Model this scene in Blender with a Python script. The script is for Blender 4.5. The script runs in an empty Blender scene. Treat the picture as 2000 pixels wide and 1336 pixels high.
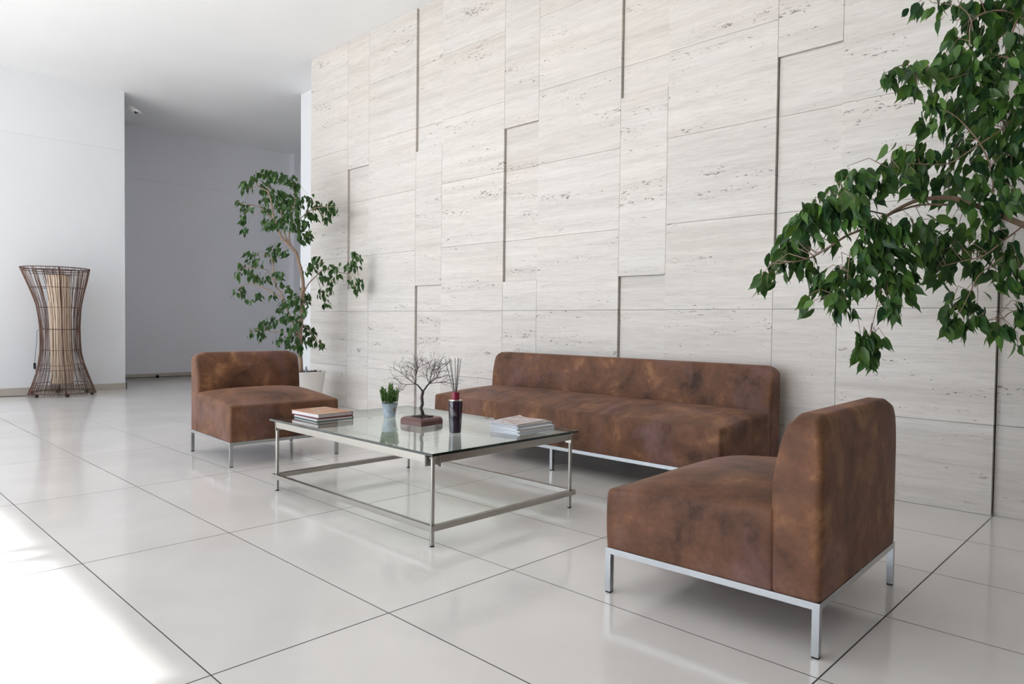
import bpy, bmesh, math, random
from mathutils import Vector, Matrix, noise
PI = math.pi
scene = bpy.context.scene
col = scene.collection
random.seed(11)

# ---------------------------------------------------------------- camera, light, exposure
cam_data = bpy.data.cameras.new('camera')
cam_data.sensor_width = 36.0
cam_data.lens = 24.557
cam_data.clip_start = 0.05
cam = bpy.data.objects.new('camera', cam_data)
col.objects.link(cam)
YAW, PITCH, ROLL = -0.7718, -0.0271, 0.0117
fwd = Vector((math.sin(YAW) * math.cos(PITCH), math.cos(YAW) * math.cos(PITCH), math.sin(PITCH)))
r0 = Vector((math.cos(YAW), -math.sin(YAW), 0)); u0 = r0.cross(fwd)
rgt = r0 * math.cos(ROLL) + u0 * math.sin(ROLL)
upv = -r0 * math.sin(ROLL) + u0 * math.cos(ROLL)
CAM = Vector((1.9304, -0.7981, 0.9898))
m = Matrix((rgt, upv, -fwd)).transposed().to_4x4()
m.translation = CAM
cam.matrix_world = m
scene.camera = cam

scene.view_settings.view_transform = 'Standard'
scene.view_settings.look = 'None'
scene.view_settings.gamma = 1.0
scene.view_settings.use_curve_mapping = False
scene.view_settings.exposure = 0.17
scene.cycles.max_bounces = 12
scene.cycles.diffuse_bounces = 7
scene.cycles.glossy_bounces = 5
scene.cycles.transparent_max_bounces = 16
scene.cycles.sample_clamp_indirect = 6.0
scene.cycles.use_denoising = True

world = bpy.data.worlds.new('sky')
scene.world = world
world.use_nodes = True
wn = world.node_tree
bg = wn.nodes['Background']
bg.inputs['Color'].default_value = (0.86, 0.93, 1.04, 1)
bg.inputs['Strength'].default_value = 4.6

sun_data = bpy.data.lights.new('sun', 'SUN')
sun_data.energy = 18.0
sun_data.color = (1.0, 0.985, 0.97)
sun_data.angle = math.radians(0.9)
sun = bpy.data.objects.new('sun', sun_data)
col.objects.link(sun)
sd = Vector((0.28, 0.96, -0.619)).normalized()
sun.rotation_euler = sd.to_track_quat('-Z', 'Y').to_euler()
sun.location = (-4, -12, 8)

Z_CEIL = 4.14
Y_FAC = -6.3
X_FAC0, X_FAC1 = -8.8, 0.3
pd = bpy.data.lights.new('sky_portal', 'AREA')
pd.shape = 'RECTANGLE'; pd.size = X_FAC1 - X_FAC0; pd.size_y = Z_CEIL
pd.cycles.is_portal = True
po = bpy.data.objects.new('sky_portal', pd)
col.objects.link(po)
po.location = ((X_FAC0 + X_FAC1) / 2, Y_FAC - 0.05, Z_CEIL / 2)
po.rotation_euler = (math.radians(90), 0, 0)      # -Z points to +Y (into the room)

# ---------------------------------------------------------------- helpers
def link(name, me, mats, parent=None):
    o = bpy.data.objects.new(name, me)
    for mm in (mats if isinstance(mats, (list, tuple)) else [mats]):
        me.materials.append(mm)
    col.objects.link(o)
    if parent: o.parent = parent
    return o
def empty(name, loc=(0, 0, 0), rz=0.0):
    o = bpy.data.objects.new(name, None)
    o.empty_display_size = 0.1
    o.location = loc; o.rotation_euler = (0, 0, rz)
    col.objects.link(o)
    return o
def tag(o, label=None, cat=None, group=None, kind=None):
    if label: o['label'] = label
    if cat: o['category'] = cat
    if group: o['group'] = group
    if kind: o['kind'] = kind
    return o
class MB:
    def __init__(s): s.v = []; s.f = []; s.mi = []; s.cur = 0
    def add(s, vs, fs):
        b = len(s.v); s.v += [tuple(q) for q in vs]
        for q in fs: s.f.append(tuple(b + i for i in q)); s.mi.append(s.cur)
    def box(s, x0, x1, y0, y1, z0, z1):
        s.add([(x, y, z) for z in (z0, z1) for y in (y0, y1) for x in (x0, x1)],
              [(0, 2, 3, 1), (4, 5, 7, 6), (0, 1, 5, 4), (2, 6, 7, 3), (0, 4, 6, 2), (1, 3, 7, 5)])
    def tube(s, pts, rad, n=8, cap=True):
        pts = [Vector(p) for p in pts]
        if not isinstance(rad, (list, tuple)): rad = [rad] * len(pts)
        rings = []; prev = None
        for i, p in enumerate(pts):
            t = (pts[min(i + 1, len(pts) - 1)] - pts[max(i - 1, 0)])
            if t.length < 1e-9: t = Vector((0, 0, 1))
            t.normalize()
            if prev is None:
                a = Vector((0, 0, 1)) if abs(t.z) < 0.9 else Vector((1, 0, 0))
                prev = t.cross(a).normalized()
            prev = (prev - t * prev.dot(t))
            if prev.length < 1e-6: prev = t.orthogonal()
            prev.normalize()
            b = t.cross(prev)
            rings.append([p + (prev * math.cos(2 * PI * k / n) + b * math.sin(2 * PI * k / n)) * rad[i] for k in range(n)])
        vs = [q for r in rings for q in r]; fs = []
        for i in range(len(pts) - 1):
            for k in range(n):
                fs.append((i * n + k, i * n + (k + 1) % n, (i + 1) * n + (k + 1) % n, (i + 1) * n + k))
        if cap:
            fs.append(tuple(range(n))[::-1]); fs.append(tuple((len(pts) - 1) * n + k for k in range(n)))
        s.add(vs, fs)
    def lathe(s, prof, n=32, c=(0, 0, 0), sx=1.0, sy=1.0):
        vs = []; fs = []
        for r, z in prof:
            for k in range(n):
                a = 2 * PI * k / n
                vs.append((c[0] + r * sx * math.cos(a), c[1] + r * sy * math.sin(a), c[2] + z))
        for i in range(len(prof) - 1):
            for k in range(n):
                fs.append((i * n + k, i * n + (k + 1) % n, (i + 1) * n + (k + 1) % n, (i + 1) * n + k))
        fs.append(tuple(range(n))[::-1]); fs.append(tuple((len(prof) - 1) * n + k for k in range(n)))
        s.add(vs, fs)
    def ball(s, c, r, n=10, m=6):
        prof = [(max(r * math.sin(PI * i / m), 1e-4), -r * math.cos(PI * i / m)) for i in range(m + 1)]
        s.lathe(prof, n, c)
    def build(s, name, mats, parent=None, smooth=False, bevel=0, auto=None):
        me = bpy.data.meshes.new(name)
        me.from_pydata(s.v, [], s.f); me.update()
        for p, k in zip(me.polygons, s.mi): p.material_index = k
        if bevel:
            bm = bmesh.new(); bm.from_mesh(me)
            bmesh.ops.remove_doubles(bm, verts=bm.verts, dist=1e-6)
            bmesh.ops.bevel(bm, geom=[e for e in bm.edges if len(e.link_faces) == 2 and e.calc_face_angle(0) > 0.5], offset=bevel, segments=2, affect='EDGES', profile=0.7)
            bm.to_mesh(me); bm.free()
        if smooth:
            for p in me.polygons: p.use_smooth = True
            if auto:
                me.set_sharp_from_angle(angle=math.radians(auto))
        return link(name, me, mats, parent)

def nodes(name):
    mt = bpy.data.materials.new(name); mt.use_nodes = True
    nt = mt.node_tree
    return mt, nt, nt.nodes['Principled BSDF']
def N(nt, t, **kw):
    n = nt.nodes.new(t)
    for k, v in kw.items():
        if k in n.inputs: n.inputs[k].default_value = v
        else: setattr(n, k, v)
    return n
def L(nt, a, b): nt.links.new(a, b)
def simple(name, c, rough=0.5, metal=0.0, noise_amt=0.0, scale=20, spec=0.5):
    mt, nt, b = nodes(name)
    b.inputs['Base Color'].default_value = (*c, 1)
    b.inputs['Roughness'].default_value = rough
    b.inputs['Metallic'].default_value = metal
    b.inputs['Specular IOR Level'].default_value = spec
    if noise_amt:
        tc = N(nt, 'ShaderNodeTexCoord'); ns = N(nt, 'ShaderNodeTexNoise', Scale=scale, Detail=4.0)
        L(nt, tc.outputs['Object'], ns.inputs['Vector'])
        r = N(nt, 'ShaderNodeValToRGB')
        r.color_ramp.elements[0].position = 0.3; r.color_ramp.elements[1].position = 0.7
        r.color_ramp.elements[0].color = (*[x * (1 - noise_amt) for x in c], 1)
        r.color_ramp.elements[1].color = (*[min(1, x * (1 + noise_amt)) for x in c], 1)
        L(nt, ns.outputs['Fac'], r.inputs['Fac']); L(nt, r.outputs['Color'], b.inputs['Base Color'])
    return mt
def math_n(nt, op, a=None, b=None, va=None, vb=None):
    n = nt.nodes.new('ShaderNodeMath'); n.operation = op
    if a is not None: L(nt, a, n.inputs[0])
    elif va is not None: n.inputs[0].default_value = va
    if b is not None: L(nt, b, n.inputs[1])
    elif vb is not None: n.inputs[1].default_value = vb
    return n.outputs[0]

# ---------------------------------------------------------------- materials
def mat_floor():
    mt, nt, b = nodes('polished_porcelain_tiles')
    geo = N(nt, 'ShaderNodeNewGeometry'); sx = N(nt, 'ShaderNodeSeparateXYZ')
    L(nt, geo.outputs['Position'], sx.inputs[0])
    X, Y = sx.outputs[0], sx.outputs[1]
    pos = math_n(nt, 'GREATER_THAN', X, vb=0.0)
    ua = math_n(nt, 'DIVIDE', X, vb=1.2506); ub = math_n(nt, 'DIVIDE', X, vb=1.2035)
    mix = N(nt, 'ShaderNodeMix'); L(nt, pos, mix.inputs[0]); L(nt, ua, mix.inputs[2]); L(nt, ub, mix.inputs[3])
    u = mix.outputs[0]
    v = math_n(nt, 'DIVIDE', Y, vb=0.6)
    du = math_n(nt, 'MULTIPLY', math_n(nt, 'PINGPONG', u, vb=0.5), vb=1.23)
    dv = math_n(nt, 'MULTIPLY', math_n(nt, 'PINGPONG', v, vb=0.5), vb=0.6)
    d = math_n(nt, 'MINIMUM', du, dv)
    d = math_n(nt, 'MINIMUM', dv, math_n(nt, 'MULTIPLY', du, vb=0.8))
    mr = N(nt, 'ShaderNodeMapRange'); mr.inputs[1].default_value = 0.0014; mr.inputs[2].default_value = 0.0026
    L(nt, d, mr.inputs[0])
    fl = N(nt, 'ShaderNodeCombineXYZ'); L(nt, math_n(nt, 'FLOOR', u), fl.inputs[0]); L(nt, math_n(nt, 'FLOOR', v), fl.inputs[1])
    wnz = N(nt, 'ShaderNodeTexWhiteNoise'); L(nt, fl.outputs[0], wnz.inputs['Vector'])
    ns = N(nt, 'ShaderNodeTexNoise', Scale=2.2, Detail=5.0, Roughness=0.55); L(nt, geo.outputs['Position'], ns.inputs['Vector'])
    r = N(nt, 'ShaderNodeValToRGB')
    r.color_ramp.elements[0].position = 0.35; r.color_ramp.elements[1].position = 0.7
    r.color_ramp.elements[0].color = (0.71, 0.69, 0.675, 1); r.color_ramp.elements[1].color = (0.77, 0.75, 0.735, 1)
    L(nt, ns.outputs['Fac'], r.inputs['Fac'])
    hsv = N(nt, 'ShaderNodeHueSaturation'); L(nt, r.outputs['Color'], hsv.inputs['Color'])
    val = math_n(nt, 'ADD', math_n(nt, 'MULTIPLY', wnz.outputs['Value'], vb=0.05), vb=0.975)
    L(nt, val, hsv.inputs['Value'])
    mx = N(nt, 'ShaderNodeMix', data_type='RGBA'); L(nt, mr.outputs[0], mx.inputs[0])
    mx.inputs[6].default_value = (0.06, 0.055, 0.05, 1); L(nt, hsv.outputs['Color'], mx.inputs[7])
    L(nt, mx.outputs[2], b.inputs['Base Color'])
    rr = N(nt, 'ShaderNodeMapRange'); L(nt, mr.outputs[0], rr.inputs[0]); rr.inputs[3].default_value = 0.8; rr.inputs[4].default_value = 0.115
    L(nt, rr.outputs[0], b.inputs['Roughness'])
    b.inputs['IOR'].default_value = 1.5
    bp = N(nt, 'ShaderNodeBump', Distance=0.002, Strength=0.6); L(nt, mr.outputs[0], bp.inputs['Height']); L(nt, bp.outputs[0], b.inputs['Normal'])
    return mt
def mat_travertine():
    mt, nt, b = nodes('travertine')
    geo = N(nt, 'ShaderNodeNewGeometry')
    at = N(nt, 'ShaderNodeAttribute', attribute_name='slab')     # a random number per slab
    off = N(nt, 'ShaderNodeVectorMath', operation='SCALE'); 
    cx = N(nt, 'ShaderNodeCombineXYZ'); L(nt, at.outputs['Fac'], cx.inputs[0]); L(nt, at.outputs['Fac'], cx.inputs[2])
    L(nt, cx.outputs[0], off.inputs[0]); off.inputs['Scale'].default_value = 37.0
    ps = N(nt, 'ShaderNodeVectorMath', operation='ADD'); L(nt, geo.outputs['Position'], ps.inputs[0]); L(nt, off.outputs[0], ps.inputs[1])
    def mapped(sx, sz, rot=0.012):
        mp = N(nt, 'ShaderNodeMapping'); mp.inputs['Scale'].default_value = (sx, 1.0, sz); mp.inputs['Rotation'].default_value = (0, rot, 0)
        L(nt, ps.outputs[0], mp.inputs[0]); return mp.outputs[0]
    band = N(nt, 'ShaderNodeTexNoise', Scale=1.0, Detail=8.0, Roughness=0.62, Distortion=0.25); L(nt, mapped(0.45, 12.0, 0.0), band.inputs['Vector'])
    r1 = N(nt, 'ShaderNodeValToRGB'); e = r1.color_ramp.elements
    e[0].position = 0.26; e[0].color = (0.585, 0.555, 0.52, 1)
    e[1].position = 0.72; e[1].color = (0.735, 0.712, 0.682, 1)
    q = e.new(0.45); q.color = (0.665, 0.638, 0.605, 1)
    q = e.new(0.58); q.color = (0.70, 0.676, 0.645, 1)
    L(nt, band.outputs['Fac'], r1.inputs['Fac'])
    fine = N(nt, 'ShaderNodeTexNoise', Scale=1.0, Detail=6.0, Roughness=0.7); L(nt, mapped(6, 90), fine.inputs['Vector'])
    r2 = N(nt, 'ShaderNodeMapRange'); r2.inputs[1].default_value = 0.33; r2.inputs[2].default_value = 0.62; r2.inputs[3].default_value = 0.90; r2.inputs[4].default_value = 1.03
    L(nt, fine.outputs['Fac'], r2.inputs[0])
    pink = N(nt, 'ShaderNodeTexNoise', Scale=1.0, Detail=3.0); L(nt, mapped(0.5, 1.6), pink.inputs['Vector'])
    mp = N(nt, 'ShaderNodeMix', data_type='RGBA', blend_type='MULTIPLY'); mp.inputs[0].default_value = 1.0
    rp = N(nt, 'ShaderNodeValToRGB'); rp.color_ramp.elements[0].position = 0.35; rp.color_ramp.elements[0].color = (1, 0.99, 0.985, 1)
    rp.color_ramp.elements[1].position = 0.65; rp.color_ramp.elements[1].color = (1.0, 0.965, 0.94, 1)
    L(nt, pink.outputs['Fac'], rp.inputs['Fac']); L(nt, r1.outputs['Color'], mp.inputs[6]); L(nt, rp.outputs['Color'], mp.inputs[7])
    # pits: small dark elongated holes in bands and clusters
    vor = N(nt, 'ShaderNodeTexNoise', Scale=1.0, Detail=3.0, Roughness=0.6, Distortion=0.6); L(nt, mapped(26, 95), vor.inputs['Vector'])
    clu = N(nt, 'ShaderNodeTexNoise', Scale=1.0, Detail=4.0, Roughness=0.65); L(nt, mapped(1.3, 9.0), clu.inputs['Vector'])
    c2 = N(nt, 'ShaderNodeMapRange'); c2.inputs[1].default_value = 0.42; c2.inputs[2].default_value = 0.70; c2.inputs[3].default_value = 0.79; c2.inputs[4].default_value = 0.553
    L(nt, clu.outputs['Fac'], c2.inputs[0])
    dif = math_n(nt, 'SUBTRACT', vor.outputs['Fac'], c2.outputs[0])
    pit = N(nt, 'ShaderNodeMapRange'); pit.inputs[1].default_value = 0.0; pit.inputs[2].default_value = 0.03; L(nt, dif, pit.inputs[0])
    # thin dark veins
    vn = N(nt, 'ShaderNodeTexNoise', Scale=1.0, Detail=7.0, Roughness=0.6, Distortion=0.4); L(nt, mapped(1.6, 30), vn.inputs['Vector'])
    va = math_n(nt, 'ABSOLUTE', math_n(nt, 'SUBTRACT', vn.outputs['Fac'], vb=0.5))
    vr = N(nt, 'ShaderNodeMapRange'); vr.inputs[1].default_value = 0.0; vr.inputs[2].default_value = 0.02; vr.inputs[3].default_value = 0.90; vr.inputs[4].default_value = 1.0
    L(nt, va, vr.inputs[0])
    tint = math_n(nt, 'ADD', math_n(nt, 'MULTIPLY', at.outputs['Fac'], vb=0.05), vb=0.93)
    k = math_n(nt, 'MULTIPLY', math_n(nt, 'MULTIPLY', r2.outputs[0], vr.outputs[0]), tint)
    sc = N(nt, 'ShaderNodeVectorMath', operation='SCALE'); L(nt, mp.outputs[2], sc.inputs[0]); L(nt, k, sc.inputs['Scale'])
    mx = N(nt, 'ShaderNodeMix', data_type='RGBA'); L(nt, math_n(nt, 'MULTIPLY', pit.outputs[0], vb=0.8), mx.inputs[0]); L(nt, sc.outputs[0], mx.inputs[6]); mx.inputs[7].default_value = (0.13, 0.10, 0.085, 1)
    L(nt, mx.outputs[2], b.inputs['Base Color'])
    b.inputs['Roughness'].default_value = 0.5
    h = math_n(nt, 'SUBTRACT', math_n(nt, 'MULTIPLY', fine.outputs['Fac'], vb=0.25), pit.outputs[0])
    bp = N(nt, 'ShaderNodeBump', Distance=0.002, Strength=0.5); L(nt, h, bp.inputs['Height']); L(nt, bp.outputs[0], b.inputs['Normal'])
    return mt
def mat_plaster(name, c, bump=0.25):
    mt, nt, b = nodes(name)
    geo = N(nt, 'ShaderNodeNewGeometry'); ns = N(nt, 'ShaderNodeTexNoise', Scale=1.2, Detail=5.0)
    L(nt, geo.outputs['Position'], ns.inputs['Vector'])
    r = N(nt, 'ShaderNodeValToRGB'); r.color_ramp.elements[0].position = 0.3; r.color_ramp.elements[1].position = 0.7
    r.color_ramp.elements[0].color = (*[x * 0.97 for x in c], 1); r.color_ramp.elements[1].color = (*c, 1)
    L(nt, ns.outputs['Fac'], r.inputs['Fac']); L(nt, r.outputs['Color'], b.inputs['Base Color'])
    b.inputs['Roughness'].default_value = 0.7
    n2 = N(nt, 'ShaderNodeTexNoise', Scale=60.0, Detail=3.0); L(nt, geo.outputs['Position'], n2.inputs['Vector'])
    bp = N(nt, 'ShaderNodeBump', Distance=0.002, Strength=bump); L(nt, n2.outputs['Fac'], bp.inputs['Height']); L(nt, bp.outputs[0], b.inputs['Normal'])
    return mt
def mat_suede(name='brown_suede', seed=0.0, wrinkle=0.0):
    mt, nt, b = nodes(name)
    tc = N(nt, 'ShaderNodeTexCoord')
    ad = N(nt, 'ShaderNodeVectorMath', operation='ADD'); L(nt, tc.outputs['Object'], ad.inputs[0]); ad.inputs[1].default_value = (seed, seed * 1.7, seed * .6)
    v = ad.outputs[0]
    n1 = N(nt, 'ShaderNodeTexNoise', Scale=4.6, Detail=7.0, Roughness=0.62, Distortion=0.35); L(nt, v, n1.inputs['Vector'])
    r = N(nt, 'ShaderNodeValToRGB'); e = r.color_ramp.elements
    e[0].position = 0.32; e[0].color = (0.052, 0.024, 0.014, 1)
    e[1].position = 0.70; e[1].color = (0.30, 0.152, 0.072, 1)
    q = e.new(0.44); q.color = (0.112, 0.051, 0.029, 1)
    q = e.new(0.58); q.color = (0.170, 0.077, 0.040, 1)
    L(nt, n1.outputs['Fac'], r.inputs['Fac'])
    n3 = N(nt, 'ShaderNodeTexNoise', Scale=3.0, Detail=4.0, Roughness=0.55, Distortion=0.4); L(nt, v, n3.inputs['Vector'])
    r3 = N(nt, 'ShaderNodeMapRange'); r3.inputs[1].default_value = 0.52; r3.inputs[2].default_value = 0.72; r3.inputs[4].default_value = 0.68; L(nt, n3.outputs['Fac'], r3.inputs[0])
    mx = N(nt, 'ShaderNodeMix', data_type='RGBA'); L(nt, r3.outputs[0], mx.inputs[0]); L(nt, r.outputs['Color'], mx.inputs[6]); mx.inputs[7].default_value = (0.205, 0.115, 0.112, 1)
    n2 = N(nt, 'ShaderNodeTexNoise', Scale=45.0, Detail=5.0, Roughness=0.7); L(nt, v, n2.inputs['Vector'])
    k = N(nt, 'ShaderNodeMapRange'); k.inputs[1].default_value = 0.3; k.inputs[2].default_value = 0.7; k.inputs[3].default_value = 0.84; k.inputs[4].default_value = 1.14; L(nt, n2.outputs['Fac'], k.inputs[0])
    sc = N(nt, 'ShaderNodeVectorMath', operation='SCALE'); L(nt, mx.outputs[2], sc.inputs[0]); L(nt, k.outputs[0], sc.inputs['Scale'])
    L(nt, sc.outputs[0], b.inputs['Base Color'])
    b.inputs['Roughness'].default_value = 0.62
    b.inputs['Specular IOR Level'].default_value = 0.27
    b.inputs['Sheen Weight'].default_value = 0.12
    b.inputs['Sheen Roughness'].default_value = 0.45
    b.inputs['Sheen Tint'].default_value = (0.95, 0.60, 0.50, 1)
    n4 = N(nt, 'ShaderNodeTexNoise', Scale=160.0, Detail=3.0); L(nt, v, n4.inputs['Vector'])
    h = n4.outputs['Fac']
    bp = N(nt, 'ShaderNodeBump', Distance=0.0012, Strength=0.35); L(nt, h, bp.inputs['Height'])
    bp0 = N(nt, 'ShaderNodeBump', Distance=0.02, Strength=0.22); n5 = N(nt, 'ShaderNodeTexNoise', Scale=5.0, Detail=3.0); L(nt, v, n5.inputs['Vector']); L(nt, n5.outputs['Fac'], bp0.inputs['Height'])
    last = bp0.outputs[0]
    if wrinkle:
        mpw = N(nt, 'ShaderNodeMapping'); mpw.inputs['Scale'].default_value = (2.2, 15.0, 2.4); mpw.inputs['Rotation'].default_value = (0.25, 0, 0.3); L(nt, v, mpw.inputs[0])
        nw = N(nt, 'ShaderNodeTexNoise', Scale=1.0, Detail=2.0, Distortion=0.3); L(nt, mpw.outputs[0], nw.inputs['Vector'])
        mw = N(nt, 'ShaderNodeTexNoise', Scale=1.3, Detail=1.0); L(nt, v, mw.inputs['Vector'])
        mm_ = N(nt, 'ShaderNodeMapRange'); mm_.inputs[1].default_value = .42; mm_.inputs[2].default_value = .6; L(nt, mw.outputs['Fac'], mm_.inputs[0])
        bw_ = N(nt, 'ShaderNodeBump', Distance=0.03, Strength=wrinkle); L(nt, math_n(nt, 'MULTIPLY', nw.outputs['Fac'], mm_.outputs[0]), bw_.inputs['Height'])
        L(nt, last, bw_.inputs['Normal']); last = bw_.outputs[0]
    L(nt, last, bp.inputs['Normal'])
    L(nt, bp.outputs[0], b.inputs['Normal'])
    return mt
def mat_glass(name, tint, base=0.04):
    mt = bpy.data.materials.new(name); mt.use_nodes = True; nt = mt.node_tree
    nt.nodes.remove(nt.nodes['Principled BSDF']); out = nt.nodes['Material Output']
    tr = N(nt, 'ShaderNodeBsdfTransparent'); tr.inputs[0].default_value = (*tint, 1)
    gl = N(nt, 'ShaderNodeBsdfGlossy'); gl.inputs['Roughness'].default_value = 0.0; gl.inputs[0].default_value = (0.95, 0.98, 0.97, 1)
    geo = N(nt, 'ShaderNodeNewGeometry'); dt = N(nt, 'ShaderNodeVectorMath', operation='DOT_PRODUCT')
    L(nt, geo.outputs['Incoming'], dt.inputs[0]); L(nt, geo.outputs['Normal'], dt.inputs[1])
    c = math_n(nt, 'ABSOLUTE', dt.outputs['Value'])
    s = math_n(nt, 'POWER', math_n(nt, 'SUBTRACT', b=c, va=1.0), vb=4.2)
    fct = math_n(nt, 'ADD', math_n(nt, 'MULTIPLY', s, vb=1 - base), vb=base)
    mx = N(nt, 'ShaderNodeMixShader'); L(nt, fct, mx.inputs[0]); L(nt, tr.outputs[0], mx.inputs[1]); L(nt, gl.outputs[0], mx.inputs[2])
    L(nt, mx.outputs[0], out.inputs['Surface'])
    return mt
def mat_leaf(name, c0, c1, trans=0.25):
    mt, nt, b = nodes(name)
    at = N(nt, 'ShaderNodeAttribute', attribute_name='leaf')
    r = N(nt, 'ShaderNodeValToRGB'); r.color_ramp.elements[0].color = (*c0, 1); r.color_ramp.elements[1].color = (*c1, 1)
    L(nt, at.outputs['Fac'], r.inputs['Fac'])
    L(nt, r.outputs['Color'], b.inputs['Base Color'])
    b.inputs['Roughness'].default_value = 0.38
    b.inputs['Specular IOR Level'].default_value = 0.35
    tl = N(nt, 'ShaderNodeBsdfTranslucent')
    g = N(nt, 'ShaderNodeGamma'); L(nt, r.outputs['Color'], g.inputs[0]); g.inputs[1].default_value = 0.75
    L(nt, g.outputs[0], tl.inputs[0])
    mx = N(nt, 'ShaderNodeMixShader'); mx.inputs[0].default_value = trans
    L(nt, b.outputs[0], mx.inputs[1]); L(nt, tl.outputs[0], mx.inputs[2]); L(nt, mx.outputs[0], nt.nodes['Material Output'].inputs['Surface'])
    return mt
def mat_brushed(name='brushed_steel', c=(0.40, 0.38, 0.35), rough=0.30):
    mt, nt, b = nodes(name)
    tc = N(nt, 'ShaderNodeTexCoord'); ns = N(nt, 'ShaderNodeTexNoise', Scale=9.0, Detail=3.0); L(nt, tc.outputs['Object'], ns.inputs['Vector'])
    mr = N(nt, 'ShaderNodeMapRange'); mr.inputs[3].default_value = rough - 0.04; mr.inputs[4].default_value = rough + 0.05; L(nt, ns.outputs['Fac'], mr.inputs[0])
    L(nt, mr.outputs[0], b.inputs['Roughness'])
    b.inputs['Base Color'].default_value = (*c, 1); b.inputs['Metallic'].default_value = 1.0
    return mt
def mat_stripes(name, c0, c1, freq, ang=True, rough=0.6):
    mt, nt, b = nodes(name)
    tc = N(nt, 'ShaderNodeTexCoord'); sx = N(nt, 'ShaderNodeSeparateXYZ'); L(nt, tc.outputs['Object'], sx.inputs[0])
    a = math_n(nt, 'ARCTAN2', sx.outputs[1], sx.outputs[0])
    s = math_n(nt, 'SINE', math_n(nt, 'MULTIPLY', a, vb=freq))
    r = N(nt, 'ShaderNodeMapRange'); r.inputs[1].default_value = -1.0; r.inputs[2].default_value = -0.4; L(nt, s, r.inputs[0])
    mx = N(nt, 'ShaderNodeMix', data_type='RGBA'); L(nt, r.outputs[0], mx.inputs[0]); mx.inputs[6].default_value = (*c0, 1); mx.inputs[7].default_value = (*c1, 1)
    L(nt, mx.outputs[2], b.inputs['Base Color']); b.inputs['Roughness'].default_value = rough
    return mt

M = dict(
    floor=mat_floor(), trav=mat_travertine(),
    white=mat_plaster('white_plaster', (0.80, 0.81, 0.83)), grey=mat_plaster('grey_white_plaster', (0.80, 0.80, 0.84)),
    ceil=mat_plaster('ceiling_paint', (0.86, 0.86, 0.86), 0.1),
    grout=simple('dark_joint', (0.10, 0.085, 0.07), 0.9),
    base=simple('beige_skirting', (0.47, 0.43, 0.37), 0.4, noise_amt=0.06, scale=6),
    steel=mat_brushed(), chrome=mat_brushed('satin_chrome', (0.46, 0.47, 0.48), 0.25),
    black=simple('black_rubber', (0.015, 0.015, 0.015), 0.6),
    glass=mat_glass('table_glass', (0.93, 0.97, 0.945)), gedge=simple('glass_edge', (0.006, 0.02, 0.016), 0.08),
    pane=mat_glass('window_glass', (0.96, 0.97, 0.97)),
    alu=simple('window_frame_metal', (0.12, 0.12, 0.125), 0.4, 0.6),
    leafL=mat_leaf('fig_leaf', (0.020, 0.062, 0.015), (0.075, 0.16, 0.035), 0.2),
    leafR=mat_leaf('fig_leaf_near', (0.018, 0.062, 0.022), (0.11, 0.23, 0.035), 0.25),
    bark=simple('fig_bark', (0.29, 0.20, 0.145), 0.8, noise_amt=0.25, scale=30),
    soil=simple('soil', (0.03, 0.02, 0.015), 0.95, noise_amt=0.5, scale=40),
    potw=simple('white_planter', (0.76, 0.73, 0.70), 0.35),
    rattan=simple('dark_rattan', (0.12, 0.052, 0.030), 0.55, noise_amt=0.45, scale=9),
    rattan2=simple('rattan_rod', (0.075, 0.035, 0.022), 0.6, noise_amt=0.3, scale=9),
    shade=mat_stripes('cream_bamboo_shade', (0.33, 0.23, 0.16), (0.72, 0.58, 0.44), 34),
    dark_wall=simple('unseen_dark_wall', (0.16, 0.12, 0.09), 0.5, noise_amt=.2, scale=3),  # invented dark tone for unseen walls, keeps bounce light off the right side
    conc=simple('outside_bounce_ground', (0.42, 0.41, 0.39), 0.8, noise_amt=0.1, scale=2),
)

# ---------------------------------------------------------------- the setting
XR = 4.6           # right wall
b = MB(); b.box(-10.9, XR + .3, Y_FAC, 9.4, -0.12, 0.0)
tag(b.build('floor', M['floor']), kind='structure')
b = MB(); b.box(-10.9, XR + .3, Y_FAC - .15, 9.4, Z_CEIL, Z_CEIL + .25)
tag(b.build('ceiling', M['ceil']), kind='structure')
def grooved(b, x, y0, y1, zs, z1, g=0.005, dpt=0.006, thick=0.3):
    # wall facing +x at x, with thin horizontal grooves at heights zs
    zz = [0.0] + [q for z in zs for q in (z - g, z + g)] + [z1]
    for i in range(0, len(zz), 2): b.box(x - thick, x, y0, y1, zz[i], zz[i + 1])
    for z in zs: b.box(x - thick, x - dpt, y0, y1, z - g, z + g)
b = MB(); grooved(b, -8.8, Y_FAC - .3, 2.44, [0.862, 3.318], Z_CEIL, thick=2.1)
tag(b.build('wall_left', M['white']), kind='structure')
b = MB(); grooved(b, -10.45, 2.44, 9.1, [0.86, 3.27], Z_CEIL, g=.004)
tag(b.build('wall_recess', M['grey']), kind='structure')
b = MB(); b.box(-10.45, -10.27, 5.80, 9.1, 0, Z_CEIL)
tag(b.build('wall_recess_pier', M['grey']), kind='structure')
b = MB(); b.box(-10.75, -7.0, 9.1, 9.4, 0, Z_CEIL)
tag(b.build('wall_hall_end', M['grey']), kind='structure')
b = MB(); b.box(-7.05, XR + .3, 4.16, 9.1, 0, Z_CEIL)
tag(b.build('wall_white_return', M['white']), kind='structure')
b = MB(); b.box(XR, XR + .3, Y_FAC - .3, 4.16, 0, Z_CEIL)
tag(b.build('wall_right', M['dark_wall']), kind='structure')
b = MB(); b.box(X_FAC1, XR, Y_FAC - .3, Y_FAC, 0, Z_CEIL)
tag(b.build('wall_front', M['dark_wall']), kind='structure')  # unseen; solid and dark here so less daylight reaches the right side
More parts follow.
